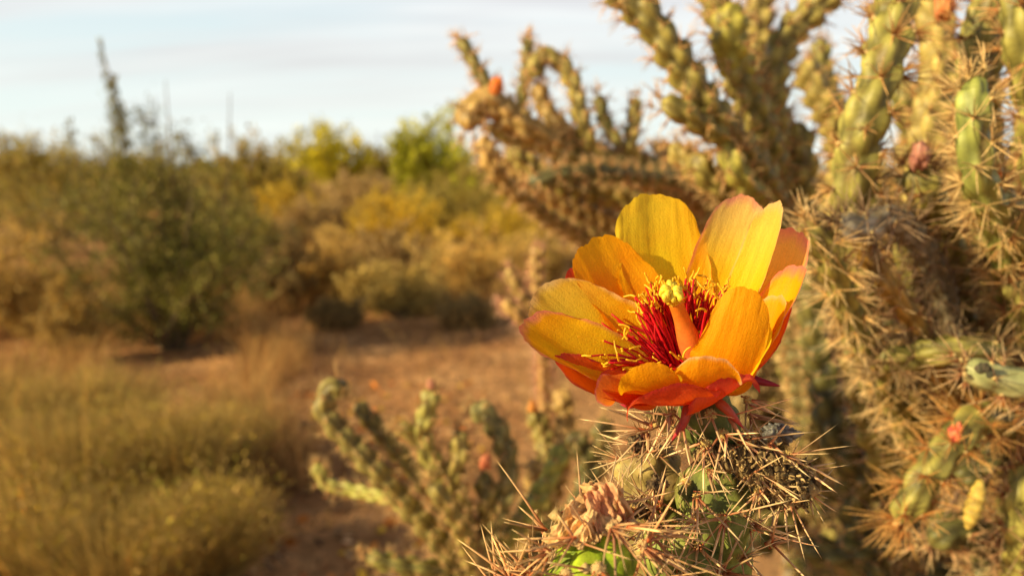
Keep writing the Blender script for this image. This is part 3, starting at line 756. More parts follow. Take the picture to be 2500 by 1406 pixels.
for i, (u, v, d, s_, c, c1) in enumerate([
    (1440,1262,0.143,0.0040,(0.50,0.28,0.12),(0.80,0.52,0.26)), (1475,1240,0.143,0.0036,(0.60,0.22,0.13),(0.82,0.48,0.24)),
    (1408,1280,0.142,0.0034,(0.70,0.42,0.18),(0.85,0.60,0.30)), (1500,1252,0.145,0.0036,(0.45,0.25,0.10),(0.74,0.46,0.22)),
    (1462,1215,0.146,0.0026,(0.75,0.36,0.18),(0.85,0.55,0.30)), (1370,1300,0.143,0.0026,(0.7,0.42,0.16),(0.8,0.55,0.25)),
    (1440,1230,0.146,0.0034,(0.60,0.36,0.14),(0.88,0.62,0.28)), (1520,1280,0.144,0.0026,(0.5,0.3,0.16),(0.75,0.5,0.3))]):
    scrap(stem2, P(u, v, d), s_ * 0.86, unit(rl.normal(size=3) + (0, -0.6, 0.6)), c, c1, i + 3).build('withered_petal', M['withered'], stem2)

#OTHER_CHOLLAS
# ------------------------------------------------------------------ the other chollas
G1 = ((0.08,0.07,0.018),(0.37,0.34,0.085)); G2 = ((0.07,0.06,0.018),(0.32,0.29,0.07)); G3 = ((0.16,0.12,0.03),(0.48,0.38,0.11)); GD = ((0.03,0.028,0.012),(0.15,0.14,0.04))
DEAD = ((0.20,0.12,0.03),(0.50,0.30,0.07)); GREY = ((0.10,0.085,0.06),(0.30,0.26,0.20))
def px_arm(plant, pts, join, R, seed, name='branch', label=None, **kw):
    """pts: (u, v, d) from the tip downward; join: world points down to the trunk"""
    W = [P(*p) for p in pts] + [np.asarray(j, float) for j in join]
    if plant is pB: R = R * 1.08; kw.setdefault('wood_shade', 0.9)
    kw.setdefault('skin', G1); kw.setdefault('tl', 0.0145); kw.setdefault('bump', 0.44); R = R * 0.80
    b, s = cactus_arm(W[::-1], R, rg=np.random.default_rng(seed), **kw)
    o = b.build(name, M['skin'], plant)
    if label: o['label'] = label
    so_ = s.build('spine_cover', M['spine'], o); so_['kind'] = 'stuff'
    return o
def bud(plant, u, v, d, r, c, c1, name='flower_bud', label=None):
    mb = MB(); rg = np.random.default_rng(int(u + v))
    for i in range(9):
        a = i * 2.4; c_ = P(u, v, d) + np.array((math.cos(a) * r * 0.45, math.sin(a) * r * 0.45, rg.uniform(-0.4, 0.9) * r))
        blob(mb, c_, r * 0.55, c, sub=2, amp=0.25, f=2, seed=i + u, scale=(0.8, 0.8, 1.5), col1=c1)
    o = mb.build(name, M['soft'], plant)
    if label: o['label'] = label
def wbud(plant, *a, **k): bud(plant, *a, **k)

# --- right-hand plant, nearest
TB = np.array([0.36, 0.50, 0.0])
pB = empty('cholla_cactus', TB, 'tall green cholla with clear spines filling the right edge, close behind the flower', 'cactus')
JB = [(0.30,0.42,0.86), (0.345,0.475,0.55)]
bt, stt = cactus_arm([TB, (0.352,0.49,0.35), (0.34,0.47,0.62), (0.31,0.43,0.85), (0.30,0.42,0.98)], 0.026, k=9, tl=0.03, bump=0.2, res=5, skin=GREY, nsp=4, rg=np.random.default_rng(1))
o = bt.build('trunk', M['skin'], pB); stt.build('spine_cover', M['spine'], o)['kind'] = 'stuff'
kB = dict(wood_shade=0.9, c0=(0.30,0.09,0.025), c1=(0.76,0.50,0.20), tl=0.016, spr=0.00034, spl=0.014, nsp=12)
px_arm(pB, [(2185,-90,.30),(2180,40,.30),(2150,180,.295),(2115,280,.295),(2095,370,.30)], [P(2085,470,.305), P(2095,640,.33), P(2150,900,.37)] + JB, 0.0102, 101, **kB)
px_arm(pB, [(2440,-90,.33),(2412,20,.33),(2398,130,.33),(2390,210,.335)], [P(2400,420,.36), P(2430,700,.37), P(2400,1000,.38)] + JB, 0.0105, 102, **kB)
px_arm(pB, [(2384,185,.262),(2378,300,.262),(2392,440,.268)], [P(2440,560,.29), P(2470,800,.33), P(2440,1100,.37)] + JB, 0.0068, 103, skin=((0.11,0.14,0.035),(0.30,0.34,0.08)), c0=(0.6,0.4,0.15), c1=(0.85,0.62,0.3), nsp=11, spl=0.014, spr=0.00026)
px_arm(pB, [(2210,-80,.42),(2285,60,.41),(2290,200,.41),(2262,350,.41)], [P(2250,600,.42), P(2300,900,.42)] + JB, 0.0115, 104, skin=G3, **kB)
px_arm(pB, [(2245,400,.30),(2255,480,.305),(2300,560,.32)], [P(2350,800,.36), P(2380,1100,.39)] + JB, 0.0085, 105, skin=G2, **kB)
px_arm(pB, [(2430,455,.28),(2460,540,.285),(2520,640,.30)], [P(2540,900,.34), P(2460,1200,.38)] + JB, 0.0085, 106, skin=G2, **kB)
px_arm(pB, [(2480,-60,.29),(2500,90,.29),(2530,260,.30),(2540,420,.31)], [P(2560,800,.34), P(2480,1200,.38)] + JB, 0.009, 107, skin=G1, **kB)
px_arm(pB, [(2090,560,.29),(2130,640,.295),(2200,740,.30),(2240,800,.31)], [P(2330,1000,.34)] + JB, 0.0050, 108, skin=DEAD, label='dead orange brown branch', nsp=5, spl=0.012)
px_arm(pB, [(2045,545,.27),(2110,560,.275),(2190,540,.29)], [P(2300,700,.33), P(2350,1000,.37)] + JB, 0.0062, 109, skin=GREY, label='grey dried branch', nsp=9, spl=0.014, c0=(0.16,0.08,0.04), c1=(0.45,0.32,0.2))
px_arm(pB, [(1965,545,.27),(2010,600,.275),(2040,680,.285)], [P(2120,860,.32), P(2240,1080,.36)] + JB, 0.0060, 110, skin=G2, nsp=10, c0=(0.6,0.35,0.1), c1=(0.85,0.65,0.35), spl=0.016)
px_arm(pB, [(2130,690,.37),(2110,800,.37),(2120,940,.38)], [P(2200,1150,.40)] + JB, 0.0130, 111, skin=G2, nsp=6, spl=0.013)
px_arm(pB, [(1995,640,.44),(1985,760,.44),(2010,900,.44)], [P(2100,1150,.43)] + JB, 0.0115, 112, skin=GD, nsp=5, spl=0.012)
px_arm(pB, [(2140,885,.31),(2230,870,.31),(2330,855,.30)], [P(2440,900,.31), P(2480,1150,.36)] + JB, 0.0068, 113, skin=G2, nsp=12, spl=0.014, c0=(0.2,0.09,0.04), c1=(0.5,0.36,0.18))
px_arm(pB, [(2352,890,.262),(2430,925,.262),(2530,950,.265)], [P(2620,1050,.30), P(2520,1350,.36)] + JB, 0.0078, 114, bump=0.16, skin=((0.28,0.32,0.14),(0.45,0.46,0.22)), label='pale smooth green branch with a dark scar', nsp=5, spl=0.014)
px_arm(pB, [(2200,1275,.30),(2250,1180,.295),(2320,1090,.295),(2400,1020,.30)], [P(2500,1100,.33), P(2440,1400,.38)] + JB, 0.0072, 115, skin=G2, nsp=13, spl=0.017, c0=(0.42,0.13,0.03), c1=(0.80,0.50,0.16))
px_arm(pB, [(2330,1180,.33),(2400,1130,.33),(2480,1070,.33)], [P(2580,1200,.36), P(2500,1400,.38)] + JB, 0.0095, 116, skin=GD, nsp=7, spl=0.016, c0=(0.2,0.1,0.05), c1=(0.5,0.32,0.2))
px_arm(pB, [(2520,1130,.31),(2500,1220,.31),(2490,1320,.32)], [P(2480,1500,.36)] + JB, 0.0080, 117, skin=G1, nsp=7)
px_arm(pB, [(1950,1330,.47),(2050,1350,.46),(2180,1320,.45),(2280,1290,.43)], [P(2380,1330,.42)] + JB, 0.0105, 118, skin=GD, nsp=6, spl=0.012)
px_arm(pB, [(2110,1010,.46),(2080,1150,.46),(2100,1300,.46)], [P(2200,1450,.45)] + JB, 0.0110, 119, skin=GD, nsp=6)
px_arm(pB, [(2480,680,.30),(2500,760,.31),(2530,850,.32)], [P(2560,1000,.34), P(2500,1300,.38)] + JB, 0.0080, 120, skin=G2, **kB)
px_arm(pB, [(2400,600,.34),(2350,680,.35),(2310,800,.36)], [P(2330,1000,.38)] + JB, 0.0085, 121, skin=GD, **kB)
px_arm(pB, [(2200,560,.36),(2230,660,.36),(2250,760,.37)], [P(2290,1000,.39)] + JB, 0.0080, 122, skin=G2, **kB)
px_arm(pB, [(2270,1330,.34),(2330,1290,.34),(2420,1330,.36)], [P(2400,1500,.38)] + JB, 0.0090, 123, skin=GD, nsp=6)
wbud(pB, 2245, 386, .292, 0.0040, (0.42,0.16,0.12), (0.60,0.30,0.22), label='pink flower bud')
wbud(pB, 2420, 438, .270, 0.0033, (0.70,0.05,0.04), (0.90,0.30,0.02), label='red and orange flower bud')
wbud(pB, 2305, 22, .36, 0.0050, (0.65,0.20,0.08), (0.8,0.36,0.12), label='orange flower at the top')
wbud(pB, 2332, 1058, .29, 0.0028, (0.6,0.06,0.08), (0.8,0.3,0.1), label='small pink bud')
mb = MB(); tube(mb, [P(2395,1170,.285), P(2385,1215,.285), P(2362,1290,.287)], 0, 0, (0.50,0.36,0.08), n=14, step=0.0008, rfun=lambda x: 0.0031 * np.sqrt(np.maximum(0.05, 1 - (2*x - 1) ** 2)) * (1 + 0.12 * np.sin(x * 40)) )
mb.build('fruit', M['skin_near'], pB)['label'] = 'hanging yellow fruit'
mb = MB(); blob(mb, P(2400,898,.2545), 0.0022, (0.06,0.06,0.04), sub=3, amp=0.2, seed=3, scale=(1.25,0.35,0.85), col1=(0.14,0.12,0.08)); mb.build('scar', M['dry'], pB)

# --- middle plant: thick arms upper centre, spreading left
TC = np.array([0.30, 0.72, 0.0])
pC = empty('cholla_cactus', TC, 'big branching cholla leaning left against the sky above the flower', 'cactus')
top = P(1905,560,.52)
JC = [P(1960,760,.55), (0.29,0.66,0.75)]
bt, stt = cactus_arm([TC, (0.31,0.70,0.4), (0.29,0.66,0.75), P(1950,760,.56), P(1915,600,.52)], 0.024, k=8, tl=0.03, bump=0.22, res=5, skin=((0.05,0.045,0.02),(0.15,0.12,0.05)), nsp=5, rg=np.random.default_rng(2))
o = bt.build('trunk', M['skin'], pC); stt.build('spine_cover', M['spine'], o)['kind'] = 'stuff'
kC = dict(wood_shade=0.85, spl=0.012, spr=0.00036, nsp=8, c0=(0.5,0.20,0.06), c1=(0.78,0.55,0.25))
GC = ((0.08,0.065,0.02),(0.38,0.32,0.08))
px_arm(pC, [(1470,-60,.42),(1530,-10,.42),(1600,70,.42),(1660,160,.425),(1710,240,.43),(1790,340,.45),(1860,430,.47)], [P(1905,540,.51)] + JC, 0.0122, 201, skin=GC, **kC)
px_arm(pC, [(1725,-60,.46),(1768,60,.46),(1800,170,.46),(1850,290,.47),(1890,400,.49)], [P(1920,540,.52)] + JC, 0.0125, 202, skin=GC, **kC)
0 and px_arm(pC, [(1590,-60,.50),(1680,30,.50),(1740,120,.49)], [P(1820,270,.49), P(1900,450,.51)] + JC, 0.012, 203, skin=GC, **kC)
px_arm(pC, [(1615,245,.42),(1660,270,.42),(1720,310,.43)], [P(1790,360,.45), P(1880,480,.49)] + JC, 0.0088, 204, skin=GC, **kC)
px_arm(pC, [(2080,-70,.48),(1990,20,.48),(1925,90,.48),(1890,180,.48),(1890,300,.49)], [P(1910,460,.51)] + JC, 0.0125, 205, skin=GC, **kC)
px_arm(pC, [(2003,95,.66),(2010,170,.66),(2040,260,.66)], [P(2060,400,.64), P(2000,600,.60)] + JC, 0.011, 206, skin=G2, **kC)
px_arm(pC, [(1960,150,.60),(2000,230,.60),(2050,330,.61)], [P(2060,460,.62), P(2000,650,.6)] + JC, 0.016, 207, skin=G3, **kC)
px_arm(pC, [(1790,10,.45),(1780,90,.45),(1800,160,.46)], [P(1850,300,.48), P(1900,460,.51)] + JC, 0.0130, 208, skin=((0.2,0.19,0.03),(0.42,0.38,0.06)), **kC)
px_arm(pC, [(1860,-40,.52),(1850,60,.52),(1860,160,.52)], [P(1890,320,.52), P(1920,500,.53)] + JC, 0.013, 209, skin=G3, **kC)
px_arm(pC, [(1780,345,.44),(1790,400,.44),(1820,450,.45)], [P(1880,520,.49)] + JC, 0.0092, 210, skin=((0.2,0.2,0.04),(0.42,0.38,0.08)), **kC)
px_arm(pC, [(1700,370,.46),(1720,420,.46),(1770,470,.47)], [P(1860,540,.50)] + JC, 0.0095, 211, skin=GC, **kC)
px_arm(pC, [(1640,350,.50),(1680,400,.50),(1740,450,.50)], [P(1850,550,.52)] + JC, 0.0095, 212, skin=G3, **kC)
px_arm(pC, [(1940,300,.50),(1960,400,.50),(1950,500,.51)], JC, 0.0135, 213, skin=GC, **kC)
# low left-reaching arms
kL = dict(spl=0.012, spr=0.0004, nsp=8, c0=(0.6,0.28,0.10), c1=(0.80,0.58,0.30))
pL = empty('cholla_cactus', (0.22, 1.0, 0), 'tan and orange tipped cholla with low arching arms left of the thick dark arm', 'cactus')
JL = [P(1800,560,.74), P(1850,800,.80), (0.24,0.92,0.55)]
bt, stt = cactus_arm([(0.22,1.0,0), (0.23,0.96,0.3), (0.24,0.92,0.55), P(1850,800,.80), P(1800,600,.75)], 0.024, k=8, tl=0.03, bump=0.22, res=5, skin=((0.10,0.08,0.04),(0.25,0.19,0.09)), nsp=5, rg=np.random.default_rng(2))
o = bt.build('trunk', M['skin'], pL); stt.build('spine_cover', M['spine'], o)['kind'] = 'stuff'
GL = ((0.14,0.11,0.03),(0.44,0.36,0.10)); GO = ((0.24,0.14,0.04),(0.58,0.38,0.13))
AL = [
 ([(1122,92,.62),(1160,160,.62),(1195,215,.62),(1240,290,.62)], [P(1320,340,.63), P(1500,400,.65)], .0068, ((0.12,0.12,0.03),(0.30,0.25,0.07)), None),
 ([(1290,92,.62),(1284,180,.62),(1272,290,.63)], [P(1330,360,.64), P(1500,420,.66)], .0062, G2, None),
 ([(1305,190,.60),(1318,140,.60),(1365,150,.60),(1402,210,.60),(1420,290,.60),(1455,370,.61)], [P(1560,430,.64)], .0088, GL, None),
 ([(1140,320,.58),(1150,275,.58),(1190,245,.58),(1240,280,.585),(1300,320,.59)], [P(1420,380,.62), P(1600,430,.66)], .0138, GO, 'thick drooping branch tip'),
 ([(1195,310,.60),(1290,335,.60),(1400,380,.61),(1550,410,.63),(1700,430,.66)], [], .0125, GL, None),
 ([(1310,205,.62),(1335,270,.62),(1400,340,.62)], [P(1500,410,.64)], .0100, GO, None),
 ([(1462,232,.64),(1478,300,.64),(1530,370,.64)], [P(1620,430,.67)], .0072, G2, None),
 ([(1552,238,.62),(1548,300,.62),(1545,370,.62)], [P(1620,430,.66)], .0075, GL, None),
 ([(1290,448,.56),(1370,425,.56),(1460,420,.57),(1560,430,.60),(1680,450,.64)], [], .0082, ((0.07,0.08,0.04),(0.18,0.17,0.07)), None),
 ([(1180,380,.72),(1250,420,.72),(1350,480,.73),(1480,540,.75)], [P(1640,600,.77)], .0140, GO, None),
 ([(1240,360,.70),(1340,430,.71),(1450,470,.72),(1580,500,.74)], [P(1700,560,.76)], .0140, GL, None),
 ([(1600,350,.68),(1650,400,.68),(1700,440,.69)], [], .0115, GO, None),
 ([(1180,330,.66),(1200,400,.66),(1260,470,.68),(1380,560,.72)], [P(1560,640,.77)], .0100, GO, None),
 ([(1330,520,.78),(1450,560,.78),(1560,600,.79)], [P(1700,660,.8)], .0150, GL, None),
 ([(1440,450,.72),(1520,480,.72),(1640,500,.73)], [P(1740,560,.76)], .0150, G3, None),
 ([(1560,500,.80),(1640,560,.80),(1700,640,.80)], [], .0160, GO, None),
 ([(1740,480,.66),(1760,560,.68),(1790,640,.72)], [], .0150, G3, None),
]
for i, (pts, jn, R, sk, lb) in enumerate(AL):
    px_arm(pL, pts, jn + JL, R, 300 + i, skin=sk, label=lb, **kL)
wbud(pL, 1210, 222, .575, 0.0062, (0.75,0.12,0.03), (0.85,0.34,0.04), name='flower', label='small orange flower on the drooping tip')

# --- small lower-centre plant
TD = np.array([-0.01, 0.60, 0.0])
pD = empty('cholla_cactus', TD, 'blurred cholla with slanting arms standing over the path, lower centre', 'cactus')
JD = [P(1150,1500,.54), (-0.02,0.58,0.55), (-0.01,0.60,0.0)]
kD = dict(spl=0.010, spr=0.00024, nsp=9, c0=(0.6,0.3,0.12), c1=(0.80,0.58,0.26))
GDd = ((0.07,0.055,0.02),(0.34,0.28,0.08))
AD = [([(850,955,.50),(808,950,.50),(795,1005,.50),(850,1075,.50),(920,1150,.50),(1000,1240,.505),(1080,1330,.51),(1130,1420,.52)], .0078, GDd),
 ([(868,985,.52),(925,1050,.52),(990,1125,.52),(1060,1210,.52),(1120,1310,.525)], .0066, GDd),
 ([(1052,948,.47),(1046,1000,.47),(1030,1060,.475),(1055,1130,.48),(1110,1240,.50),(1150,1350,.52)], .0066, ((0.12,0.12,0.03),(0.38,0.36,0.09))),
 ([(965,1042,.47),(1010,1060,.475),(1050,1110,.48),(1100,1200,.50)], .0058, GL),
 ([(1120,1048,.48),(1122,1110,.48),(1108,1170,.485),(1130,1260,.50)], .0070, GL),
 ([(1148,992,.50),(1195,1020,.50),(1232,1090,.50),(1240,1180,.50),(1200,1290,.51)], .0078, ((0.12,0.11,0.04),(0.38,0.34,0.12))),
 ([(1378,1085,.52),(1340,1170,.52),(1280,1260,.52),(1210,1350,.53)], .0080, ((0.18,0.20,0.04),(0.42,0.42,0.09))),
 ([(770,1130,.62),(800,1180,.62),(880,1200,.61),(980,1230,.59),(1080,1330,.57)], .0060, ((0.3,0.3,0.06),(0.5,0.48,0.12))),
 ([(895,1358,.50),(980,1380,.50),(1080,1400,.51)], .0066, G2),
 ([(1050,1180,.46),(1090,1230,.465),(1130,1300,.48),(1150,1380,.51)], .0062, GL),
 ([(1400,1050,.62),(1440,1160,.62),(1380,1300,.60),(1280,1400,.58)], .0105, GD),
 ([(1310,1120,.58),(1300,1200,.58),(1270,1320,.57),(1220,1420,.56)], .0085, GO),
 ([(1480,1020,.66),(1460,1120,.66),(1400,1260,.64)], .0110, GD),
 ([(1180,1150,.50),(1190,1230,.50),(1180,1320,.52)], .0070, GDd),
 ([(1370,950,.72),(1380,1050,.72),(1350,1180,.68),(1280,1340,.62)], .0110, GO),
 ([(1300,1000,.70),(1330,1080,.70),(1330,1200,.66),(1270,1340,.62)], .0100, GL)]
for i, (pts, R, sk) in enumerate(AD): px_arm(pD, pts, JD, R * 1.12, 400 + i, skin=sk, bump=0.55, **kD)
wbud(pD, 1185, 1132, .475, 0.0042, (0.60,0.16,0.09), (0.7,0.3,0.15), label='red bud')
wbud(pD, 1300, 995, .62, 0.0045, (0.7,0.28,0.06), (0.9,0.4,0.1), label='orange bud')
wbud(pD, 1052, 940, .468, 0.0030, (0.55,0.18,0.12), (0.75,0.4,0.25), label='pink tip bud')

# --- pale young plant left of the flower
pE = empty('cholla_cactus', (0.06, 0.95, 0), 'small pale pink tipped cholla just left of the flower petals', 'cactus')
JE = [P(1330,900,.86), (0.05,0.90,0.5), (0.06,0.95,0.0)]
for i, (pts, R) in enumerate([([(1238,655,.80),(1262,700,.80),(1300,760,.81),(1330,830,.82)], .0095), ([(1225,735,.78),(1262,765,.78),(1310,830,.8)], .0095), ([(1312,600,.85),(1310,680,.85),(1325,780,.85)], .0095)]):
    px_arm(pE, pts, JE, R, 450 + i, skin=GO, c0=(0.75,0.3,0.25), c1=(0.85,0.55,0.35), spl=0.013, nsp=9, spr=0.0003)

# --- further plants that close the view on the right
def far_plant(base, label, tips, R, seed, skins, lo=0.6, kwx={}, world=None):
    rg = np.random.default_rng(seed)
    pl = empty('cholla_cactus', base, label, 'cactus')
    b = np.array(base, float)
    tr = b + np.array([rg.uniform(-.03,.03), rg.uniform(-.03,.03), 0.55])
    bt, stt = cactus_arm([b, (b + tr) / 2 + (0.02,0,0), tr], 0.026, k=8, tl=0.03, bump=0.22, res=4, skin=GREY, nsp=4, rg=rg, taper=1)
    o = bt.build('trunk', M['skin'], pl); stt.build('spine_cover', M['spine'], o)['kind'] = 'stuff'
    for tp in tips:
        t = P(*tp) if world is None else np.array(tp); st_ = tr + (t - tr) * 0.0
        m1 = tr + (t - tr) * 0.35 + rg.normal(size=3) * 0.035; m2 = tr + (t - tr) * 0.72 + rg.normal(size=3) * 0.03
        m1[2] -= 0.02
        bb, ss = cactus_arm([st_, m1, m2, t], R * rg.uniform(0.8, 1.15), rg=rg, skin=skins[rg.integers(len(skins))], nsp=7, res=4, spl=0.014, spr=0.0003, **kwx)
        o = bb.build('branch', M['skin'], pl); ss.build('spine_cover', M['spine'], o)['kind'] = 'stuff'
    return pl
rt = np.random.default_rng(77)
tips = [(rt.uniform(1935, 2560), rt.uniform(420, 1300), rt.uniform(.52, .75)) for _ in range(46)] + [(rt.uniform(1800, 2060), rt.uniform(1020, 1380), rt.uniform(.55, .72)) for _ in range(12)]
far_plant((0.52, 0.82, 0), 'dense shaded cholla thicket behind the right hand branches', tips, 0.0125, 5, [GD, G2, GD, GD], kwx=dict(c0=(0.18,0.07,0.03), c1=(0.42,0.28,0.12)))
tips = [(rt.uniform(1560, 2150), rt.uniform(430, 1050), rt.uniform(.85, 1.15)) for _ in range(30)]
far_plant((0.45, 1.15, 0), 'pale tan cholla far behind the flower petals', tips, 0.015, 6, [G3, GD, G2, GD], kwx=dict(c0=(0.25,0.12,0.05), c1=(0.5,0.34,0.15)))
tips = [(rt.uniform(2150, 2650), rt.uniform(150, 900), rt.uniform(.8, 1.1)) for _ in range(22)]
far_plant((0.80, 1.10, 0), 'pale green cholla at the far right edge behind the others', tips, 0.015, 8, [G3, GL, G1])

# unseen cholla added left of the frame to shade the lower right branches
ts_ = np.random.default_rng(99)
tips = [(-0.40 + ts_.uniform(-.07, .05), ts_.uniform(.090, .230), ts_.uniform(1.10, 1.275)) for _ in range(30)]
far_plant((-0.42, 0.155, 0), 'added dense cholla just outside the left of the view, shading the lower right branches', tips, 0.016, 12, [G2, G1], world=1)

#GROUND
# ------------------------------------------------------------------ ground, grass, shrubs, trees
def gz(x, y):
    p = np.stack([x, y, 0 * x], -1)
    return 0.02 * sn(p, 0.9, 2) + 0.010 * sn(p, 3.1, 4) * np.clip(1.5 - y * 0.02, 0, 1)
xs = np.concatenate([-np.geomspace(900, 12, 26), np.linspace(-11.5, 11.5, 150), np.geomspace(12, 900, 26)])
ys = np.concatenate([-np.geomspace(900, 4, 20), np.linspace(-3.5, 14, 150), np.geomspace(15, 1500, 34)])
X, Yg = np.meshgrid(xs, ys)
Z = gz(X, Yg)
mb = MB(); mb.add(np.stack([X, Yg, Z], -1).reshape(-1, 3), grid_faces(len(ys), len(xs)), (0.3,0.2,0.1))
g = mb.build('ground', ground_mat(), origin=np.zeros(3)); tag(g, 'reddish tan desert soil with scattered litter', None, None, 'structure')

def leaves(mb, Pn, size, col, rg, up=0.0, aspect=2.2, var=0.35, m=0, dirs=None):
    n = len(Pn)
    d = unit(rg.normal(size=(n, 3)) + np.array((0, 0, up))) if dirs is None else unit(dirs + rg.normal(size=(n, 3)) * 0.3)
    w = unit(np.cross(d, rg.normal(size=(n, 3))))
    L = size * rg.uniform(0.6, 1.4, n)[:, None]; W = L / aspect
    V = np.stack([Pn, Pn + d * L * 0.5 + w * W * 0.5, Pn + d * L, Pn + d * L * 0.5 - w * W * 0.5], 1)
    col = np.asarray(col, float)
    if col.ndim == 2: cc = col[rg.integers(len(col), size=n)]
    else: cc = np.tile(col, (n, 1))
    cc = cc * np.exp(rg.normal(size=(n, 1)) * var)
    Fq = (np.arange(4)[None] + (np.arange(n) * 4)[:, None])
    mb.add(V.reshape(-1, 3), Fq, np.repeat(cc, 4, 0), m, smooth=False)

def shrub(kind, label, cat, base, W, D, H, cols, seed, nst=16, ntw=9, nlf=26, size=0.02, aspect=2.2, group=None, spikes=(), low=0.0, twigc=(0.16,0.11,0.07), up=0.6, var=0.35, trunk_h=0.0, fol='foliage', wood='stem', jag=0.25, spread=0.09, r0=0.012):
    rg = np.random.default_rng(seed)
    base = np.array([base[0], base[1], 0.0]); base[2] = float(gz(np.array(base[0]), np.array(base[1]))) - 0.01
    root = empty(kind, base, label, cat, group)
    wood_mb = MB(); pts_all = []; dr = []
    c0 = base + np.array((0, 0, trunk_h))
    if trunk_h > 0.05:
        tube(wood_mb, [base, base + (0.03*W, 0, trunk_h * .5), c0], r0 * 2.2, r0 * 1.6, twigc, n=7)
    for i in range(nst):
        ph = rg.uniform(0, 2*np.pi); el = np.arcsin(rg.uniform(low, 1))
        rad = 1 + jag * rg.normal() * 0.6
        tgt = c0 + np.array((math.cos(ph) * math.cos(el) * W/2, math.sin(ph) * math.cos(el) * D/2, (H - trunk_h) * (0.25 + 0.75 * math.sin(el)))) * rad
        mid = c0 + (tgt - c0) * 0.5 + rg.normal(size=3) * 0.06 * W + np.array((0, 0, 0.06 * H))
        p = np.array([c0 + rg.normal(size=3) * (0.03 * W, 0.03 * D, 0), mid, tgt])
        tube(wood_mb, p, r0 * rg.uniform(.7, 1.1), r0 * 0.25, twigc, n=4, step=np.linalg.norm(tgt - c0) / 5)
        C, s = catmull(p, np.linalg.norm(tgt - c0) / 14)
        for j in range(ntw):
            k = rg.uniform(0.25, 1.0); q = C[int(k * (len(C) - 1))]
            dirn = unit(rg.normal(size=3) + np.array((0, 0, up)) + unit(tgt - c0) * 0.6)
            ln = spread * 2.6 * W * rg.uniform(0.5, 1.2)
            e = q + dirn * ln
            tube(wood_mb, [q, (q + e) / 2 + rg.normal(size=3) * ln * 0.08, e], r0 * 0.3, r0 * 0.1, twigc, n=3, step=ln / 2)
            kk = rg.uniform(0.1, 1.05, nlf)
            pts_all.append(q + dirn * (ln * kk)[:, None] + rg.normal(size=(nlf, 3)) * ln * 0.14); dr.append(np.tile(dirn, (nlf, 1)))
    for (dx_, dz_, w_, n_) in spikes:     # tall thin shoots above the crown: dx, top height, width, leaves
        q = base + np.array((dx_ * 0.75, 0, H * 0.55)); e = base + np.array((dx_, rg.normal() * 0.05, dz_))
        tube(wood_mb, [q, (q + e) / 2 + rg.normal(size=3) * 0.03, e], r0 * 0.7, r0 * 0.2, twigc, n=4)
        kk = rg.uniform(0.05, 1, n_); 
        pts_all.append(q + (e - q) * kk[:, None] + rg.normal(size=(n_, 3)) * (w_ * (1.1 - kk))[:, None] * (1, 1, 0.5)); dr.append(np.tile(unit(e - q), (n_, 1)))
    pts_all = np.vstack(pts_all); dr = np.vstack(dr)
    ok = pts_all[:, 2] > base[2] + 0.02
    lf = MB(); leaves(lf, pts_all[ok], size, cols, rg, aspect=aspect, var=var, dirs=dr[ok] * 0.9)
    wood_mb.build(wood, M['twig'], root)
    lf.build(fol, M['leaf'], root)
    return root

def gp(u, Y):       # ground point under pixel column u at distance Y
    p = atY(u, 703, Y); return (p[0], Y)
def hz_(v, Y):      # height seen at pixel row v at distance Y
    return float(atY(1250, v, Y)[2])
def wpx(px, Y): return px / F * Y * 1.01

DG = np.array([(0.11,0.115,0.018),(0.16,0.155,0.025),(0.26,0.23,0.05),(0.36,0.29,0.08)])
OL = np.array([(0.32,0.28,0.045),(0.42,0.33,0.065),(0.44,0.31,0.09)])
YG = np.array([(0.60,0.54,0.03),(0.72,0.60,0.04),(0.42,0.38,0.04)])
GR = np.array([(0.46,0.48,0.03),(0.56,0.56,0.045),(0.62,0.58,0.06)])
GLD = np.array([(0.80,0.54,0.14),(0.66,0.44,0.12),(0.52,0.34,0.11)])
YLW = np.array([(0.85,0.58,0.03),(0.62,0.42,0.05),(0.40,0.29,0.06)])
BRN = np.array([(0.40,0.27,0.10),(0.30,0.20,0.075),(0.50,0.34,0.14)])
GG = np.array([(0.44,0.34,0.09),(0.54,0.42,0.13),(0.32,0.26,0.07)])

# large dark green bush, left
Yb = 5.0
shrub('bush', 'large dark green thorny bush with a tall leafy shoot, left of the dirt path', 'bush', gp(410, Yb), wpx(540, Yb), 1.1, hz_(395, Yb), DG, 11, nst=48, ntw=13, nlf=56, size=0.026, spread=0.08, low=0.15,
      spikes=[(-0.29, hz_(110, Yb), 0.045, 420), (-0.26, hz_(190, Yb), 0.08, 620), (-0.24, hz_(270, Yb), 0.12, 800), (-0.6, hz_(300, Yb), 0.12, 300), (0.06, hz_(200, Yb), 0.012, 12), (0.5, hz_(235, Yb), 0.012, 12), (-0.45, hz_(340, Yb), 0.1, 200)], jag=0.30)
shrub('bush', 'olive green bush on the left behind the large dark bush', 'bush', gp(140, 12), wpx(420, 12), 2.4, hz_(388, 12), OL, 12, nst=30, ntw=9, nlf=38, size=0.04)
shrub('bush', 'dark bush at the left edge of the photo', 'bush', gp(-70, 8.5), wpx(240, 8.5), 1.2, hz_(430, 8.5), DG, 13, nst=22, ntw=8, nlf=34, size=0.04)
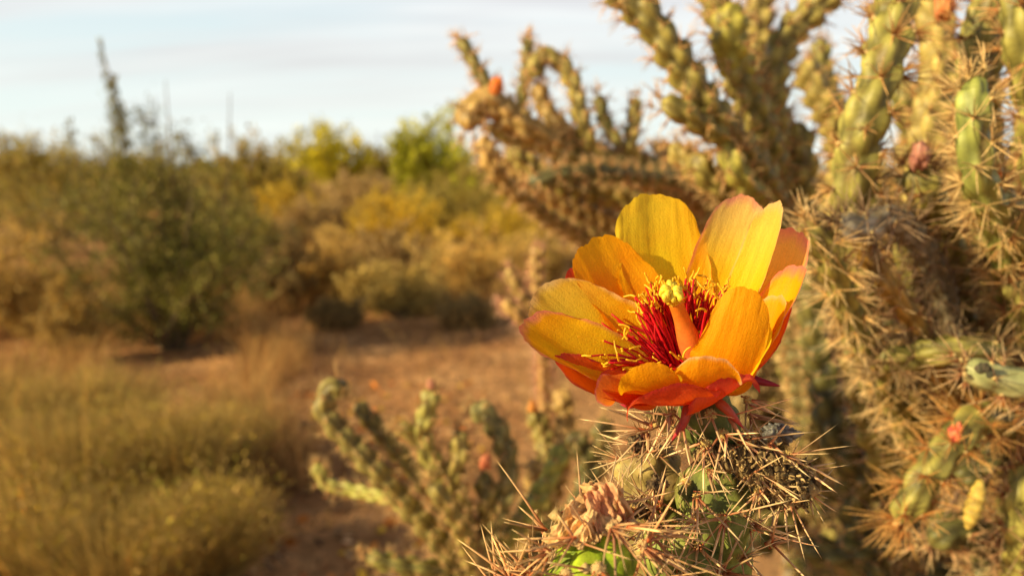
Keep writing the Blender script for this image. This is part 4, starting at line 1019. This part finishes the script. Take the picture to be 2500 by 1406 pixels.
# mid shrubs: u, Y, width px, v top, colours, label, size
MS = [
 (590, 9.5, 260, 500, OL*0.8, 'dark low bush right behind the large dark bush', .04),
 (815, 6.9, 235, 585, GLD*0.95, 'golden brown dry shrub left of the grey green shrub', .03),
 (985, 6.3, 270, 668, GG*0.5 + GLD*0.45, 'low grey green shrub beside the bare dirt patch', .03),
 (1160, 7.2, 270, 560, GLD, 'wide golden dry shrub behind the grey green shrub', .03),
 (950, 8.6, 200, 560, BRN*1.1, 'brown dry shrub between the two golden shrubs', .035),
 (990, 11, 250, 478, YLW, 'yellow flowering shrub in the middle distance', .045),
 (1240, 10, 260, 496, YLW*0.85, 'yellow flowering shrub behind the pale young cholla', .045),
 (770, 11.5, 250, 500, BRN, 'dark brown bare shrub in the middle distance', .045),
 (720, 14, 190, 455, YLW*0.9, 'small yellow green shrub under the tree line', .05),
 (1100, 14, 260, 440, OL, 'olive shrub below the tall green tree', .05),
 (880, 16, 240, 420, BRN*1.1, 'reddish brown shrub under the yellow green tree', .06),
 (40, 5.6, 300, 575, GLD*0.8, 'pale brown dry shrub at the left edge', .03),
 (160, 4.6, 170, 705, GLD*0.7, 'small dry shrub at the left foot of the large dark bush', .022),
 (690, 6.6, 170, 560, BRN*0.8, 'dark brown shrub at the right foot of the large dark bush', .03),
 (1300, 8.5, 220, 590, GLD*0.8, 'golden shrub partly hidden by the flower', .035),
 (1130, 5.9, 150, 740, BRN*0.8, 'small dark dry shrub at the right end of the low shrubs', .025),
 (820, 5.9, 130, 730, BRN*0.8, 'small dark dry shrub at the left end of the low shrubs', .025),
]
for i, (u, Y_, w, vt, c, lab, sz) in enumerate(MS):
    shrub('shrub', lab, 'shrub', gp(u, Y_), wpx(w, Y_), wpx(w, Y_) * 0.9, hz_(vt, Y_), c, 500 + i, nst=34, ntw=10, nlf=46, size=sz*1.2, aspect=3.5, up=1.0, low=0.05, group='low desert shrubs', spread=0.07, r0=0.008)
for (u, Y_, w, vt, c, lab) in [(-420, 7.0, 520, 480, OL, 'olive bush just left of the view'), (-900, 9.0, 600, 500, GLD*0.8, 'golden brown bush farther left of the view'), (1750, 9.0, 500, 500, OL, 'olive bush hidden behind the right hand chollas'), (2500, 8.0, 600, 480, GLD*0.8, 'golden brown bush behind the right edge chollas')]:
    MS_ = shrub('shrub', lab, 'shrub', gp(u, Y_), wpx(w, Y_), wpx(w, Y_) * 0.9, hz_(vt, Y_), c, abs(int(900 + u)), nst=26, ntw=9, nlf=30, size=.045, aspect=3, up=1.0, low=0.05, group='low desert shrubs', spread=0.07, r0=0.008)
TR = [
 (820, 24, 200, 318, YG, 'yellow green tree left of the tall green tree', 0.8),
 (1075, 24, 230, 262, GR, 'tall bright green tree on the horizon left of the chollas', 0.6),
 (925, 27, 160, 350, OL*0.9, 'dull olive tree between the yellow green and the tall green tree', 0.6),
 (640, 20, 260, 378, OL, 'rounded olive tree right of the large dark bush', 0.4),
 (80, 20, 330, 358, OL*1.0, 'broad green tree at the left end of the horizon', 0.4),
 (300, 24, 330, 380, OL, 'olive tree behind the top of the large dark bush', 0.4),
 (1010, 23, 110, 300, GR*0.9, 'narrow green tree touching the tall green tree', 0.6),
 (480, 26, 260, 415, OL*0.9, 'low olive tree in the dip of the horizon', 0.4),
 (740, 30, 200, 375, OL, 'distant olive tree left of the yellow green tree', 0.5),
 (1260, 28, 300, 350, OL, 'distant tree seen through the cholla arms', 0.5),
]
for i, (u, Y_, w, vt, c, lab, th) in enumerate(TR):
    shrub('tree', lab, 'tree', gp(u, Y_), wpx(w, Y_), wpx(w, Y_) * 0.9, hz_(vt, Y_), c, 600 + i, nst=26, ntw=9, nlf=60, size=0.10, aspect=2.4, up=0.7, low=-0.1, group='trees on the horizon', trunk_h=th, fol='crown', wood='trunk', r0=0.05, jag=0.3, spread=0.08)

# far scrub as one mass
mb = MB(); rf = np.random.default_rng(70)
n = 1500
for i in range(n):
    Y_ = rf.uniform(30, 85); x_ = rf.uniform(-2.2, 2.2) * Y_; h_ = rf.uniform(1.2, 2.6); w_ = rf.uniform(1.5, 3.5)
    k = 130
    d_ = unit(rf.normal(size=(k, 3))); d_[:, 2] = abs(d_[:, 2])
    p = np.array([x_, Y_, 0]) + d_ * (w_, w_, h_) * rf.uniform(0.55, 1.0, (k, 1)) * (1 + 0.25 * rf.normal(size=(k, 1)) * 0.4)
    leaves(mb, p, 0.45, [OL, BRN, GG][rf.integers(3)] * rf.uniform(0.8, 1.2), rf, up=0.5, aspect=1.6)
tag(mb.build('far_scrub', M['leaf']), 'hazy belt of far desert scrub along the horizon', 'scrub', None, 'stuff')

# grass and dry weeds
def blades(mb, base, h, lean, w, c0, c1, rg, var=0.3):
    n = len(base); up = np.array((0, 0, 1.0))
    a = rg.uniform(0, 2*np.pi, n); ld = np.stack([np.cos(a), np.sin(a), 0*a], -1)
    sd = np.stack([-np.sin(a), np.cos(a), 0*a], -1)
    sd = unit(sd + rg.normal(size=(n, 3)) * 0.5)
    h = h[:, None]; lean = lean[:, None] * h; w = w[:, None]
    V = np.stack([base - sd*w, base + sd*w, base + up*h*0.55 + ld*lean*0.3 + sd*w*0.8, base + up*h*0.55 + ld*lean*0.3 - sd*w*0.8, base + up*h + ld*lean], 1)
    br = np.exp(rg.normal(size=(n, 1)) * var)
    c0 = np.asarray(c0); c1 = np.asarray(c1)
    if c1.ndim == 2: c1 = c1[rg.integers(len(c1), size=n)]
    Cc = np.stack([c0*br + 0*c1, c0*br + 0*c1, (c0+c1)/2*br, (c0+c1)/2*br, c1*br], 1)
    o = (np.arange(n) * 5)[:, None]
    mb.add(V.reshape(-1, 3), np.concatenate([o + [0, 1, 2], o + [0, 2, 3], o + [3, 2, 4]]), Cc.reshape(-1, 3), smooth=False)

rgx = np.random.default_rng(90)
# yellow green tussock, bottom left: several clumps, each its own
CL = [(120, 2.35, 0.62, 0.38, 'large yellow green grass clump in the bottom left corner'),
      (400, 2.5, 0.50, 0.36, 'yellow green grass clump right of the corner clump'),
      (230, 3.1, 0.6, 0.30, 'yellow green grass clump behind the corner clump'),
      (540, 2.9, 0.30, 0.22, 'small thin grass clump nearest the dirt path'),
      (-60, 2.9, 0.6, 0.36, 'grass clump cut by the left edge'),
      (20, 1.95, 0.45, 0.30, 'shaded grass clump low in the bottom left corner'),
      (260, 1.9, 0.45, 0.26, 'nearest low grass clump at the bottom edge'),
      (470, 2.05, 0.40, 0.24, 'low grass clump at the bottom edge beside the dirt path')]
for i, (u, Y_, w_, h_, lab) in enumerate(CL):
    x_, y_ = gp(u, Y_); n = 2600
    r_ = np.sqrt(rgx.uniform(0, 1, n)) * w_ * 0.16; a_ = rgx.uniform(0, 2*np.pi, n)
    bx, by = x_ + r_ * np.cos(a_), y_ + r_ * np.sin(a_)
    base = np.stack([bx, by, gz(bx, by) - 0.005], -1)
    mb = MB(); root = empty('grass_clump', (x_, y_, 0), lab, 'grass clump', 'yellow green grass clumps')
    D = unit(np.stack([np.cos(a_), np.sin(a_), 0*a_], -1) * (r_ / w_ * 5.0 * rgx.uniform(0.4, 1.5, n))[:, None] + np.array((0, 0, 1.0)) + rgx.normal(size=(n, 3)) * 0.16)
    L = h_ * rgx.uniform(0.35, 1.3, n)
    spines(mb, base, D, L, rgx.uniform(0.0008, 0.0016, n), (0.34,0.23,0.09), (0.56,0.40,0.12), bend=0.10, jit=0.35, rg=rgx)
    mb.build('blades', M['grass'], root)['kind'] = 'stuff'
    lf = MB(); k = 9000; ix = rgx.integers(n, size=k); tt = rgx.uniform(0.35, 1.05, k) ** 0.7
    pp = base[ix] + D[ix] * (L[ix] * tt)[:, None] + rgx.normal(size=(k, 3)) * 0.018
    cl = sn(pp, 9, 3)
    leaves(lf, pp[cl > -0.1], 0.012, np.array([(0.64,0.45,0.06),(0.44,0.38,0.06),(0.66,0.43,0.12),(0.48,0.31,0.10),(0.36,0.24,0.09)]), rgx, up=0.8, aspect=3.0, dirs=D[ix][cl > -0.1])
    lf.build('seed_heads', M['leaf'], root)['kind'] = 'stuff'

# dry brown weeds over the middle ground, one mass
n = 110000
Yw = rgx.uniform(2.6, 9.0, n) ; uw = rgx.uniform(-1600, 1300, n)
xw = (uw - 1250) / F * Yw * 1.01
vg = 450 + 1.1 * F / Yw
keep = (uw < 700 + 60 * np.sin(Yw * 3)) | (Yw > 6.6) | (rgx.uniform(0, 1, n) < 0.05)
clump = sn(np.stack([xw, Yw, 0*xw], -1), 2.3, 8) > -0.35
keep &= clump
keep &= ~((np.abs(uw - 410) < 170) & (Yw > 3.9) & (Yw < 5.2))
xw, Yw = xw[keep], Yw[keep]
base = np.stack([xw, Yw, gz(xw, Yw) - 0.005], -1)
mb = MB()
blades(mb, base, rgx.uniform(0.06, 0.30, len(base)), rgx.uniform(0.1, 0.9, len(base)), rgx.uniform(0.0012, 0.003, len(base)), (0.26,0.14,0.06), np.array([(0.78,0.42,0.13),(0.64,0.36,0.12),(0.84,0.58,0.20),(0.48,0.26,0.09)]), rgx)
tag(mb.build('dry_grass', M['grass'], origin=np.zeros(3)), 'thin dry brown grass covering the middle ground', 'grass', None, 'stuff')

# litter on the ground: dead twigs, fallen leaves and orange petals
mb = MB(); n = 9000
Yl = rgx.uniform(1.2, 8, n); ul = rgx.uniform(200, 1700, n); xl = (ul - 1250) / F * Yl
pp = np.stack([xl, Yl, gz(xl, Yl) + 0.006], -1)
d_ = rgx.normal(size=(n, 3)) * (1, 1, 0.15)
leaves(mb, pp, 0.035, np.array([(0.42,0.25,0.12),(0.16,0.09,0.05),(0.55,0.36,0.2),(0.28,0.14,0.06),(0.10,0.06,0.04)]), rgx, aspect=3.5, dirs=d_)
n = 260
Yl = rgx.uniform(1.8, 4.2, n); ul = rgx.uniform(640, 1250, n); xl = (ul - 1250) / F * Yl
pp = np.stack([xl, Yl, gz(xl, Yl) + 0.012], -1)
leaves(mb, pp, 0.045, np.array([(0.65,0.22,0.03),(0.60,0.38,0.04),(0.5,0.14,0.03)]), rgx, aspect=1.8, dirs=rgx.normal(size=(n, 3)) * (1, 1, 0.3))
tag(mb.build('ground_litter', M['leaf'], origin=np.zeros(3)), 'dead leaves, twigs and orange scraps strewn on the dirt', 'litter', None, 'stuff')
